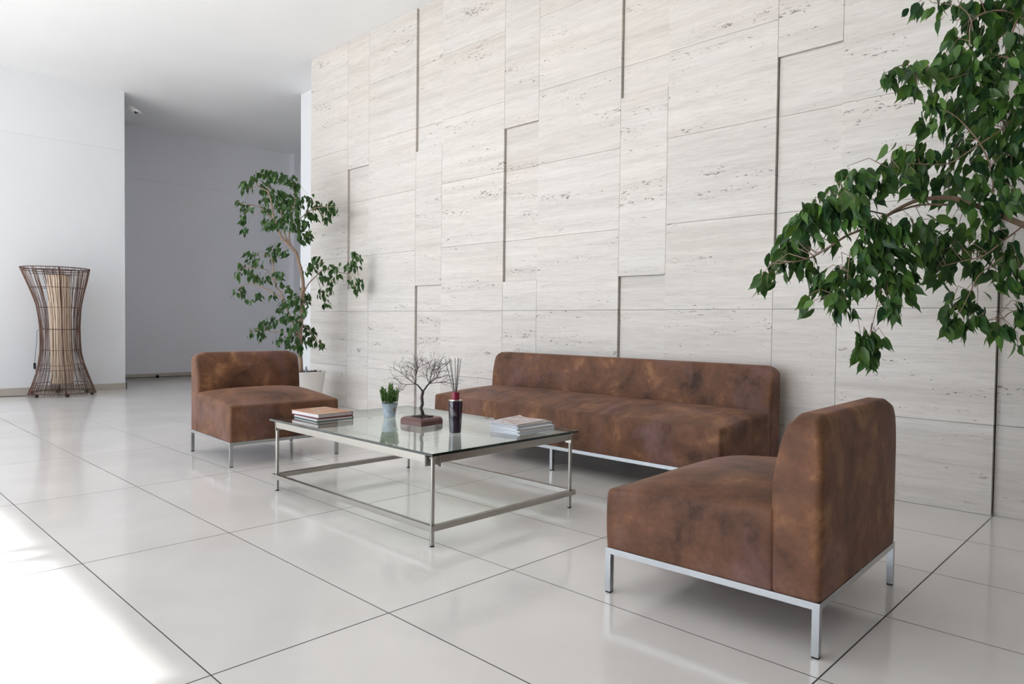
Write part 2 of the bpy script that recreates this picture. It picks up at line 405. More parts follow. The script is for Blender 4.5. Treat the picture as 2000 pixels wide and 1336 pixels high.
# skirting
b = MB(); b.box(-8.8, -8.783, Y_FAC, 2.458, 0, 0.088); b.box(-10.45, -8.783, 2.44, 2.457, 0, 0.088)
tag(b.build('baseboard_left', M['base'], bevel=.002), kind='structure')
b = MB(); b.box(-10.45, -10.434, 2.458, 5.80, 0, 0.082)
tag(b.build('baseboard_recess', M['base'], bevel=.002), kind='structure')

# travertine wall: slabs standing proud or set back
rnd = random.Random(4)
WALL_Y = 3.6
b = MB(); slabval = []
def slab(x0, x1, z0, z1, y):
    g = 0.0012
    n0 = len(b.f)
    b.box(x0 + g, x1 - g, y, y + 0.09, z0 + g, z1 - g)
    slabval.append((n0, len(b.f), rnd.random()))
V_ = [-4.98, -3.735, -2.475, -1.225, -0.012, 1.195, 2.42, 3.65]
NW = [0.417, 0.41, 0.408, 0.412, 0.40, 0.41, 0.41, 0.41]
rows = [0, 0.48, 1.10, 1.715, 2.33, 2.945, 3.56, Z_CEIL]
nrow = [0, 1.355, 2.705, Z_CEIL]
wide = [(-5.79, -4.98)] + [(V_[i] + NW[i], (V_ + [XR])[i + 1] if i < 7 else XR) for i in range(8)]
for (x0, x1) in wide:
    for z0, z1 in zip(rows, rows[1:]): slab(x0, x1, z0, z1, WALL_Y)
for i in range(8):
    for j in range(3):
        rec = (j == 1) if i % 2 == 0 else (j != 1)
        yy = WALL_Y + (0.024 if rec else 0.0)
        subs = [z for z in rows if nrow[j] + .1 < z < nrow[j + 1] - .1]
        zs = [nrow[j]] + (subs if rec else [s for s in subs if abs(s - 1.10) < .01]) + [nrow[j + 1]]
        if i == 4 and j == 0: yy = WALL_Y
        if i == 5: yy = WALL_Y + .03
        for z0, z1 in zip(zs, zs[1:]):
            slab(V_[i] + (0.004 if rec else 0), V_[i] + NW[i], z0, z1, yy)
nslab = len(b.f)
b.cur = 1; b.box(-5.788, XR, WALL_Y + 0.07, WALL_Y + 0.10, 0, Z_CEIL)
b.cur = 0; b.box(-5.79, XR, WALL_Y + 0.10, 4.16, 0, Z_CEIL)
wb = b.build('wall_back', [M['trav'], M['grout']])
at = wb.data.attributes.new('slab', 'FLOAT', 'FACE')
for a0, a1, v in slabval:
    for k in range(a0, a1): at.data[k].value = v
tag(wb, kind='structure')

# glazed front of the lobby, behind the camera
wroot = empty('window_1'); tag(wroot, kind='structure')
fr = MB()
MX = [-8.06, -5.76, -3.43, -3.27, -1.85]
for x in [X_FAC0 + .03] + MX + [X_FAC1 - .03]: fr.box(x - .03, x + .03, Y_FAC - .15, Y_FAC - .03, 0, Z_CEIL)
fr.box(X_FAC0, X_FAC1, Y_FAC - .14, Y_FAC - .04, 0, .06); fr.box(X_FAC0, X_FAC1, Y_FAC - .14, Y_FAC - .04, Z_CEIL - .08, Z_CEIL)
fr.build('window_frame', M['alu'], wroot)
xs = [X_FAC0 + .03] + MX + [X_FAC1 - .03]
for xa, xb in zip(xs, xs[1:]):
    if xb - xa > .3:
        p = MB(); p.box(xa + .03, xb - .03, Y_FAC - .093, Y_FAC - .087, .06, Z_CEIL - .08); p.build('window_pane', M['pane'], wroot)
b = MB(); b.box(-40, 40, -60, Y_FAC - .3, -0.3, -0.12)
tag(b.build('floor_outside_bounce', M['conc']), kind='structure')  # unseen ground outside, added to reflect daylight into the lobby

# ---------------------------------------------------------------- upholstered seating
def axis(s, r, n):
    h = s / 2
    e = [h - r * (1 - math.sin(k * PI / 8)) for k in range(0, 5)]     # h-r .. h
    inner = [(-(h - r)) + (2 * (h - r)) * i / n for i in range(n + 1)]
    a = sorted(set([round(-q, 6) for q in e] + [round(q, 6) for q in inner] + [round(q, 6) for q in e]))
    return a
def soft_box(x0, x1, y0, y1, z0, z1, r, nx=8, ny=10, nz=6, fn=None):
    sx, sy, sz = x1 - x0, y1 - y0, z1 - z0
    A = [axis(sx, r, nx), axis(sy, r, ny), axis(sz, r, nz)]
    H = [sx / 2, sy / 2, sz / 2]; C = Vector(((x0 + x1) / 2, (y0 + y1) / 2, (z0 + z1) / 2))
    bm = bmesh.new()
    for ax in range(3):
        u, v = (ax + 1) % 3, (ax + 2) % 3
        for sgn in (-1, 1):
            g = []
            for a in A[u]:
                row = []
                for c in A[v]:
                    p = [0, 0, 0]; p[ax] = sgn * H[ax]; p[u] = a; p[v] = c
                    q = [max(-(H[i] - r), min(H[i] - r, p[i])) for i in range(3)]
                    d = Vector(p) - Vector(q)
                    w = Vector(q) + (d.normalized() * r if d.length > 1e-9 else d)
                    row.append(bm.verts.new(w + C))
                g.append(row)
            for i in range(len(g) - 1):
                for j in range(len(g[0]) - 1):
                    f4 = (g[i][j], g[i + 1][j], g[i + 1][j + 1], g[i][j + 1])
                    bm.faces.new(f4 if sgn > 0 else f4[::-1])
    bmesh.ops.remove_doubles(bm, verts=bm.verts, dist=1e-5)
    if fn:
        for v in bm.verts: v.co = Vector(fn(v.co.x, v.co.y, v.co.z))
    me = bpy.data.meshes.new('m'); bm.to_mesh(me); bm.free()
    for p in me.polygons: p.use_smooth = True
    return me
def lounge(name, D, W, zf, zb, ztop, loc, rz, suede, label, cat, mid_legs=False, crown=0.045, group=None):
    root = empty(name, loc, rz); tag(root, label, cat, group)
    BT = 0.150                       # thickness of the backrest
    zr = 0.168
    xb = D - BT
    def seat_fn(x, y, z):
        u = min(max(x / xb, 0), 1); v = abs(2 * y / W - 1)
        t = max(0.0, (z - zr) / (zf - zr))
        lift = (zb - zf) * u + crown * (1 - v ** (3.6 if W < 1.5 else 12)) * (1 - abs(2 * u - 1.12) ** 3.2 if abs(2 * u - 1.12) < 1 else 0)
        z += max(lift, 0) * t ** 2
        if W > 1.5:
            z += 0.004 * t ** 3 * noise.noise(Vector((x * 2, y * 14, 1.3))) 
        side = 0.004 * math.sin(PI * t) * noise.noise(Vector((x * 5, y * 5, z * 5)))
        z = max(z, zr)
        return (x - (0.006 * math.sin(PI * t) if x < .1 else 0), y + side, z)
    s = soft_box(0.0, xb + 0.01, 0.0, W, zr - .010, zf, 0.018, 14, 14 if W < 1.5 else 70, 6, seat_fn)
    s.name = 'seat'; link('seat', s, suede, root)
    def back_fn(x, y, z):
        t = (z - zr) / (ztop - zr)
        u = (x - xb) / BT
        f = max(0.0, (t - 0.55) / 0.45)
        x += (1 - u) * 0.040 * f ** 1.7            # front face leans back towards the top
        x -= u * 0.012 * f ** 3
        kt = max(0.0, (z - (ztop - 0.055)) / 0.055); x += (0.5 - u) * BT * 0.14 * kt ** 2.2
        z = max(z, zr)
        e = min(y, W - y)                          # rounded upper corners
        k = max(0.0, 1 - e / 0.075)
        z -= 0.035 * k ** 2 * max(0, t) ** 6
        x += (1 - u) * (-0.006) * math.sin(PI * min(1, max(0, t)))
        if W > 1.5: x += (1 - u) * 0.004 * noise.noise(Vector((y * 12, z * 2.5, 4.0))) * math.sin(PI * min(1, max(0, t)))
        return (x, y, z)
    s = soft_box(xb, D, 0.0, W, zr - .014, ztop, 0.024, 4, 14 if W < 1.5 else 70, 14, back_fn)
    s.name = 'backrest'; link('backrest', s, suede, root)
    T = 0.022; z0, z1 = 0.146, 0.168
    f = MB()
    f.box(0, D, 0, T, z0, z1); f.box(0, D, W - T, W, z0, z1)
    f.box(0, T, T, W - T, z0, z1); f.box(D - T, D, T, W - T, z0, z1)
    if mid_legs: f.box(T, D - T, W / 2 - T / 2, W / 2 + T / 2, z0, z1 - .002)
    f.build('frame', M['chrome'], root)
    ys = [0, W - T] + ([W / 2 - T / 2] if mid_legs else [])
    for y in ys:
        for x in (0, D - T):
            g = MB(); g.box(x, x + T, y, y + T, 0.006, z0)
            lg = g.build('leg', M['chrome'], root)
            g = MB(); g.box(x + .001, x + T - .001, y + .001, y + T - .001, 0.0, 0.006)
            g.build('foot_cap', M['black'], lg)
    return root
lounge('lounge_chair', 0.763, 0.837, 0.385, 0.425, 0.722, (0.400, 1.283, 0), math.radians(2.0), mat_suede('brown_suede', 0.0),
       'large brown suede armless lounge chair nearest the camera, seen from behind', 'armchair', crown=.062, group='brown suede lounge chairs')
lounge('lounge_chair', 0.785, 0.80, 0.415, 0.455, 0.745, (-2.604, 2.02, 0), PI - 0.057, mat_suede('brown_suede_b', 3.1),
       'brown suede armless lounge chair on the left, facing the glass table, before the white planter', 'armchair', group='brown suede lounge chairs')
lounge('sofa', 0.78, 2.46, 0.420, 0.452, 0.742, (0.090, 2.745, 0), PI / 2, mat_suede('brown_suede_c', 7.7, 0.55),
       'long low brown suede armless sofa standing against the travertine wall', 'sofa', mid_legs=True, crown=.035)

# ---------------------------------------------------------------- glass coffee table
tb = empty('coffee_table', (-1.148, 1.625, 0)); tag(tb, 'low square coffee table with clear glass top and brushed steel frame', 'coffee table')
def tl(mb):  # shift world coordinates into table space
    mb.v = [(x + 1.148, y - 1.625, z) for x, y, z in mb.v]; return mb
ZG = 0.418
b = MB(); x0, x1, y0, y1 = -1.902, -0.415, 1.125, 2.13
b.box(x0, x1, y0, y1, ZG - .012, ZG); b.mi = [0, 0, 1, 1, 1, 1]
tl(b).build('glass_top', [M['glass'], M['gedge']], tb)
LX, LY = (-1.858, -0.444), (1.151, 2.099)
b = MB(); q = 0.025
ox0, ox1, oy0, oy1 = LX[0] - .024, LX[1] + .024, LY[0] - .024, LY[1] + .024
b.box(ox0, ox1, oy0, oy0 + q, .073, .098); b.box(ox0, ox1, oy1 - q, oy1, .073, .098)
b.box(ox0, ox0 + q, oy0 + q, oy1 - q, .073, .098); b.box(ox1 - q, ox1, oy0 + q, oy1 - q, .073, .098)
tl(b).build('lower_frame', M['steel'], tb, bevel=.0015)
for k, (ax, c, lo, hi) in enumerate([('x', oy0 + .006, ox0 + .05, ox1 - .05), ('x', oy1 - .006, ox0 + .05, ox1 - .05), ('y', ox0 + .006, oy0 + .05, oy1 - .05), ('y', ox1 - .006, oy0 + .05, oy1 - .05)]):
    b = MB()
    if ax == 'x': b.box(lo, hi, c - .006, c + .006, .372, ZG - .0125)
    else: b.box(c - .006, c + .006, lo, hi, .372, ZG - .0125)
    rl = tl(b).build('top_rail', M['steel'], tb, bevel=.001)
    for e in (lo, hi):
        g = MB(); s = 1 if e == lo else -1; inn = 1 if c < (1.6 if ax == 'x' else -1.1) else -1
        ca, cb = sorted((c - .008 * inn, c + .030 * inn)); ea, eb = sorted((e, e - .004 * s))
        if ax == 'x': g.box(ea, eb, ca, cb, .355, ZG - .0125)
        else: g.box(ca, cb, ea, eb, .355, ZG - .0125)
        tl(g).build('bracket_plate', M['steel'], rl)
for lx in LX:
    for ly in LY:
        b = MB(); b.lathe([(.0098, .006), (.0098, .392), (.0098, .393), (.017, .3935), (.017, .3965), (.006, .397), (.006, ZG - .0122)], 20, (lx, ly, 0))
        lg = tl(b).build('leg', M['steel'], tb, smooth=True, auto=30)
        b = MB(); b.lathe([(.0102, 0), (.0102, .007)], 16, (lx, ly, 0)); tl(b).build('foot_cap', M['black'], lg)

# books and magazines
def art_mat(name, cols, scale=9.0, seed=0.0, rough=0.35):
    mt, nt, bb = nodes(name)
    tc = N(nt, 'ShaderNodeTexCoord'); ad = N(nt, 'ShaderNodeVectorMath', operation='ADD'); ad.inputs[1].default_value = (seed, seed, 0); L(nt, tc.outputs['Object'], ad.inputs[0])
    ns = N(nt, 'ShaderNodeTexNoise', Scale=scale, Detail=4.0, Distortion=1.2); L(nt, ad.outputs[0], ns.inputs['Vector'])
    r = N(nt, 'ShaderNodeValToRGB'); e = r.color_ramp.elements
    n = len(cols)
    e[0].position = 0.3; e[0].color = (*cols[0], 1); e[1].position = 0.7; e[1].color = (*cols[-1], 1)
    for i in range(1, n - 1): q = e.new(0.3 + 0.4 * i / (n - 1)); q.color = (*cols[i], 1)
    L(nt, ns.outputs['Fac'], r.inputs['Fac']); L(nt, r.outputs['Color'], bb.inputs['Base Color']); bb.inputs['Roughness'].default_value = rough
    return mt
paper = simple('page_edges', (0.72, 0.72, 0.74), 0.8, noise_amt=.05, scale=60)
def book(cx, cy, z, w, d, h, rz, mats, label):
    # spine on +y side
    r = empty('book', (cx, cy, z), rz); tag(r, label, 'book', 'hardcover books stacked on the glass table')
    t = 0.0028
    c = MB(); c.box(-w / 2, w / 2, -d / 2, d / 2, h - t, h); c.cur = 1; c.box(-w / 2, w / 2, -d / 2, d / 2, 0, t)
    c.cur = 2; c.box(-w / 2, w / 2, d / 2 - t, d / 2 + .0005, t, h - t)
    c.build('cover', mats, r)
    p = MB(); p.box(-w / 2 + .004, w / 2 - .004, -d / 2 + .005, d / 2 - t, t, h - t)
    p.build('pages', paper, r)
    return r
dkred = simple('dark_red_cover', (0.16, 0.02, 0.025), 0.4); dkgrn = simple('dark_green_cover', (0.012, 0.05, 0.045), 0.4); brn = simple('brown_spine', (0.08, 0.05, 0.035), 0.5)
painting = art_mat('painted_cover', [(0.12, 0.09, 0.06), (0.42, 0.18, 0.07), (0.62, 0.24, 0.12), (0.45, 0.37, 0.24), (0.6, 0.46, 0.33)], 11, 1.0, .3)
book(-1.735, 1.375, ZG + .0003, .285, .235, .0165, math.radians(-2), [dkred, dkgrn, dkgrn], 'thin dark green hardcover book at the bottom of the left stack on the glass table')
book(-1.757, 1.380, ZG + .0170, .298, .232, .0235, math.radians(1), [painting, dkred, brn], 'thick hardcover book with orange and brown painted cover, on top of the left stack')
def magazine(cx, cy, z, w, d, h, rz, cm, pm, label, curl=False):
    r = empty('magazine', (cx, cy, z), rz); tag(r, label, 'magazine', 'magazines stacked on the glass table')
    p = MB(); p.box(-w / 2 + .001, w / 2 - .001, -d / 2 + .001, d / 2 - .0006, .0003, h - .0004)
    p.build('pages', pm, r)
    c = MB(); n = 10
    for (zz, up) in ((0.0, 0), (h - .0004, 1)):
        for i in range(n):
            for j in range(4):
                def zf(u, v):
                    return zz + ((.007 * max(0, .25 - u) ** 2 * 16 * (0.4 + v) + .004 * math.sin(u * 5) * v * (1 - v) * 2 * 0 ) if (curl and up) else 0)
                a, bb2 = i / n, (i + 1) / n; e0, e1 = j / 4, (j + 1) / 4
                c.add([(-w / 2 + w * a, -d / 2 + d * e0, zf(a, e0)), (-w / 2 + w * bb2, -d / 2 + d * e0, zf(bb2, e0)), (-w / 2 + w * bb2, -d / 2 + d * e1, zf(bb2, e1)), (-w / 2 + w * a, -d / 2 + d * e1, zf(a, e1)),
                       (-w / 2 + w * a, -d / 2 + d * e0, zf(a, e0) + .0004), (-w / 2 + w * bb2, -d / 2 + d * e0, zf(bb2, e0) + .0004), (-w / 2 + w * bb2, -d / 2 + d * e1, zf(bb2, e1) + .0004), (-w / 2 + w * a, -d / 2 + d * e1, zf(a, e1) + .0004)],
                      [(3, 2, 1, 0), (4, 5, 6, 7), (0, 1, 5, 4), (3, 7, 6, 2), (0, 4, 7, 3), (1, 2, 6, 5)])
    c.box(-w / 2, w / 2, d / 2 - .0006, d / 2, 0, h)
    c.build('cover', cm, r)
    return r
magc = [art_mat('pale_print', [(0.62, 0.58, 0.58), (0.70, 0.66, 0.66), (0.45, 0.33, 0.33), (0.72, 0.62, 0.62)], 14, 3.0),
        simple('grey_blue_cover', (0.33, 0.36, 0.42), .35), simple('white_cover', (0.62, 0.65, 0.68), .35), simple('taupe_cover', (0.34, 0.29, 0.25), .35)]
whp = simple('white_magazine_paper', (0.70, 0.73, 0.80), .7)
zc = ZG + .0003
mags = [(-0.614, 1.905, .205, .285, .0062, 3, 1, 'blue-grey magazine at the bottom of the right stack on the glass table'),
        (-0.622, 1.912, .210, .285, .0060, -1, 2, 'white magazine second from the bottom of the right stack'),
        (-0.628, 1.925, .205, .28, .0058, 1, 3, 'taupe magazine third from the bottom of the right stack'),
        (-0.640, 1.930, .21, .285, .0062, -2, 2, 'white magazine fourth from the bottom of the right stack'),
        (-0.660, 1.945, .20, .28, .0056, 2, 1, 'grey magazine fifth from the bottom, third from the top of the right stack'),
        (-0.672, 1.955, .205, .28, .0056, 0, 3, 'taupe magazine just under the topmost one of the right stack'),
        (-0.690, 1.955, .19, .265, .0035, 6, 0, 'thin magazine with curled pale pink printed cover, topmost of the right stack')]
for i, (mx_, my_, w, d, h, a, ci, lb) in enumerate(mags):
    magazine(mx_, my_, zc, w, d, h, math.radians(a), magc[ci], whp, lb, curl=(i == 6)); zc += h + .0002

# reed diffuser
df = empty('reed_diffuser', (-0.800, 1.592, ZG)); tag(df, 'tall dark purple glass bottle with red collar and black reeds, on the glass table', 'reed diffuser')
b = MB(); b.lathe([(.027, .0003), (.0295, .003), (.0335, .075), (.0375, .158), (.0365, .163), (.033, .166)], 40)
b.build('bottle', simple('dark_aubergine_glass', (0.018, 0.008, 0.022), 0.06, spec=.8), df, smooth=True, auto=35)
b = MB(); b.lathe([(.031, .166), (.0355, .1665), (.0355, .1695), (.021, .1705), (.021, .172)], 40)
b.build('silver_rim', simple('silver_ring', (0.75, 0.70, 0.68), 0.25, 1.0), df, smooth=True, auto=35)
b = MB(); b.lathe([(.0200, .172), (.0205, .173), (.0205, .208), (.0195, .211), (.012, .2115)], 40)
b.build('collar', simple('crimson_collar', (0.22, 0.008, 0.035), 0.3), df, smooth=True, auto=35)
lat = Vector((.716, .698, 0)); dep = Vector((-.698, .716, 0))
for k, (a, h, dd) in enumerate([(-.057, .384, .01), (-.033, .388, -.02), (-.029, .380, .025), (-.004, .388, .0), (.012, .390, -.015), (.015, .384, .02), (.026, .385, .008)]):
    p0 = lat * (a * .18) + dep * dd * .2 + Vector((0, 0, .205)); p1 = lat * a + dep * dd + Vector((0, 0, h))
    g = MB(); g.tube([p0, p1], .0015, 6); g.build('reed', M['black'], df)

# wire tree on a wooden block
wt = empty('wire_tree', (-1.168, 1.663, ZG), math.radians(6)); tag(wt, 'bare black wire bonsai tree on a chamfered brown wooden block, on the glass table', 'ornament')
b = MB(); bw, bd, bh, ch = .096, .098, .037, .028
outl = [(-bw + ch, -bd), (bw, -bd), (bw, bd - ch), (bw - ch, bd), (-bw, bd), (-bw, -bd + ch)]
ins = .012
vs = [(x, y, .0003) for x, y in outl] + [(x, y, bh - ins) for x, y in outl] + [(x * .90, y * .90, bh) for x, y in outl]
n6 = 6
b.add(vs, [tuple(range(n6))[::-1], tuple(range(12, 18))] + [(r * n6 + i, r * n6 + (i + 1) % n6, (r + 1) * n6 + (i + 1) % n6, (r + 1) * n6 + i) for r in (0, 1) for i in range(n6)])
b.build('wooden_block', art_mat('dark_wood', [(0.075, 0.028, 0.03), (0.13, 0.05, 0.045), (0.10, 0.04, 0.035)], 14, 2.0, .4), wt)
rt_ = random.Random(21)
tr_ = MB()
LAT = Vector((math.cos(math.radians(44.3 - 6)), math.sin(math.radians(44.3 - 6)), 0)); DEP = Vector((-LAT.y, LAT.x, 0)); UP = Vector((0, 0, 1))
def P3(a, d, z): return LAT * a + DEP * d + UP * z
trunk = [P3(.008, 0, bh - .002), P3(.004, .002, .06), P3(-.004, .0, .085), P3(.004, -.002, .115), P3(-.001, 0, .145), P3(.003, .002, .170), P3(.006, 0, .187)]
tr_.tube(trunk, [.012, .0095, .0088, .0085, .0082, .008, .0072], 8)
for k in range(3):      # twisted wire strands
    pts = []
    for i in range(40):
        t = i / 39; j = t * (len(trunk) - 1); i0 = min(int(j), len(trunk) - 2); p = trunk[i0].lerp(trunk[i0 + 1], j - i0)
        a = 10 * t + k * 2.1; pts.append(p + (LAT * math.cos(a) + DEP * math.sin(a)) * (.0090 - .0018 * t))
    tr_.tube(pts, .0017, 5)
def grow(p, d, ln, r, lev):
    pts = [p]; q = p; dd = d.copy(); n = 4
    for i in range(n):
        dd = (dd + Vector((rt_.uniform(-.28, .28), rt_.uniform(-.28, .28), rt_.uniform(-.16, .26) + (.05 if lev < 3 else -.05)))).normalized()
        q = q + dd * ln / n; pts.append(q)
        if lev < 5 and i >= 1:
            k = (2 if lev < 3 else (1 if rt_.random() < .8 else 0))
            for _ in range(k):
                side = Vector((rt_.uniform(-1, 1), rt_.uniform(-1, 1), rt_.uniform(-.5, .9))).normalized()
                grow(q, (dd * .75 + side * .75).normalized(), ln * rt_.uniform(.55, .75), max(r * .55, .0005), lev + 1)
    tr_.tube(pts, [r * (1 - .45 * i / n) for i in range(n + 1)], 4 if lev > 2 else 6, cap=False)
tp = trunk[-1]
limbs = [([(-.010, .000, .200), (-.025, .0, .218), (-.038, .004, .222)], .0048), ([(.018, .0, .197), (.030, -.003, .215), (.040, 0, .225)], .0050)]
for pts, r in limbs:
    tr_.tube([tp - UP * .006] + [P3(*q) for q in pts], [r + .0008, r, r * .9, r * .8], 7)
gl = P3(-.038, .004, .222); gr_ = P3(.040, 0, .225)
for st, d, ln, r in [(gl, (-.95, .1, .42), .080, .0028), (gl, (-.95, -.3, -.12), .085, .0022), (gl, (-.1, .2, 1), .075, .0030), (gl, (.35, -.3, .95), .075, .0024), (gl, (-.5, .8, .5), .06, .002),
                     (gr_, (.0, .0, 1), .078, .0030), (gr_, (.75, .1, .65), .088, .0032), (gr_, (.95, -.2, .12), .080, .0026), (gr_, (.4, .7, .7), .07, .0024), (gr_, (-.45, -.2, .95), .07, .0022), (gr_, (.6, -.7, .4), .065, .002)]:
    grow(st, (LAT * d[0] + DEP * d[1] + UP * d[2] * 1.1).normalized(), ln * (1.08 + .18 * max(0, d[2])), r, 2)
tr_.build('branches', simple('black_wire', (0.035, 0.022, 0.02), 0.45), wt, smooth=True)
rb_ = MB()
for k in range(14):
    a = k * 2 * PI / 14 + rt_.uniform(-.2, .2); l = rt_.uniform(.042, .080)
    pts = [P3(.006, 0, bh + .012) + Vector((math.cos(a) * s_, math.sin(a) * s_, -.010 * min(1, s_ / .02) + rt_.uniform(-.001, .002))) for s_ in (0, .012, l * .6, l)]
    rb_.tube(pts, [.0045, .0035, .0025, .0012], 5)
rb_.build('roots', simple('black_wire_roots', (0.03, 0.025, 0.022), 0.45), wt, smooth=True)

# small potted plant on the table
sp = empty('potted_succulent', (-1.513, 1.693, ZG)); tag(sp, 'small leafy green plant in a light blue-grey tin pot, on the glass table', 'potted plant')
tin, nt_, bb_ = nodes('blue_grey_tin')
tc_ = N(nt_, 'ShaderNodeTexCoord'); ns_ = N(nt_, 'ShaderNodeTexNoise', Scale=38.0, Detail=3.0); L(nt_, tc_.outputs['Object'], ns_.inputs['Vector'])
rr_ = N(nt_, 'ShaderNodeValToRGB'); rr_.color_ramp.elements[0].position = .35; rr_.color_ramp.elements[0].color = (0.30, 0.37, 0.44, 1); rr_.color_ramp.elements[1].position = .65; rr_.color_ramp.elements[1].color = (0.46, 0.53, 0.60, 1)
L(nt_, ns_.outputs['Fac'], rr_.inputs['Fac']); L(nt_, rr_.outputs['Color'], bb_.inputs['Base Color']); bb_.inputs['Roughness'].default_value = .4
b = MB(); b.lathe([(.033, .0003), (.0345, .002), (.036, .02), (.041, .05), (.0485, .078), (.0505, .080), (.0505, .083), (.048, .083), (.044, .070)], 36)
pot_ = b.build('pot', tin, sp, smooth=True, auto=40)
b = MB()      # small printed flower motif on the pot's side
cd_ = Vector((1.93 + 1.513, -.8 - 1.693, 0)).normalized(); base_a = math.atan2(cd_.y, cd_.x) + .75
for k in range(5):
    a0 = base_a + .13 * math.cos(k * 2 * PI / 5); zc_ = .045 + .009 * math.sin(k * 2 * PI / 5)
    pts = []
    for q in range(8):
        a = a0 + .10 * math.cos(q * PI / 4); z = zc_ + .005 * math.sin(q * PI / 4); rr = .0362 + .0058 * (z - .02) / .03 + (0.0004 if z < .05 else .0009)
        pts.append((rr * math.cos(a), rr * math.sin(a), z))
    b.add(pts, [tuple(range(8))])
b.build('flower_print', simple('rust_print', (0.42, 0.17, 0.12), .5), pot_)
b = MB(); b.lathe([(.045, .070), (.045, .0745), (.02, .077)], 24); b.build('soil', M['soil'], sp)
rg = random.Random(3); lf = MB(); st_ = MB(); lv = []
def small_leaf(mb, p, d, nrm, ln, w):
    s = d.cross(nrm).normalized()
    mb.add([p, p + d * ln * .45 + s * w, p + d * ln * .45 - s * w, p + d * ln, p + d * ln * .45 + nrm * w * .5], [(0, 1, 4), (0, 4, 2), (1, 3, 4), (4, 3, 2)])
for k in range(38):
    a = rg.uniform(0, 2 * PI); rr = rg.uniform(0, .042); h = rg.uniform(.05, .115) * (1.1 - rr * 8 * .3)
    p0 = Vector((rr * math.cos(a), rr * math.sin(a), .074)); tip = p0 + Vector((math.cos(a) * rr * .2 + rg.uniform(-.006, .006), math.sin(a) * rr * .2 + rg.uniform(-.006, .006), h))
    st_.tube([p0, tip], .0012, 4)
    nn = int(h * 260)
    for i in range(nn):
        t = .15 + .85 * i / nn; p = p0.lerp(tip, t); aa = i * 2.4 + a
        d = Vector((math.cos(aa) * .55, math.sin(aa) * .55, .85)).normalized(); nrm = Vector((-math.cos(aa), -math.sin(aa), .6)).normalized()
        n0 = len(lf.f); small_leaf(lf, p, d, nrm, .021, .0042); v = rg.random() * (.5 + .5 * t); lv += [v] * (len(lf.f) - n0)
st_.build('stems', simple('green_stem', (0.10, 0.17, 0.05), .6), sp)
o = lf.build('foliage', mat_leaf('small_leaf', (0.03, 0.11, 0.02), (0.22, 0.36, 0.10), .2), sp)
a_ = o.data.attributes.new('leaf', 'FLOAT', 'FACE')
for i, v in enumerate(lv): a_.data[i].value = v

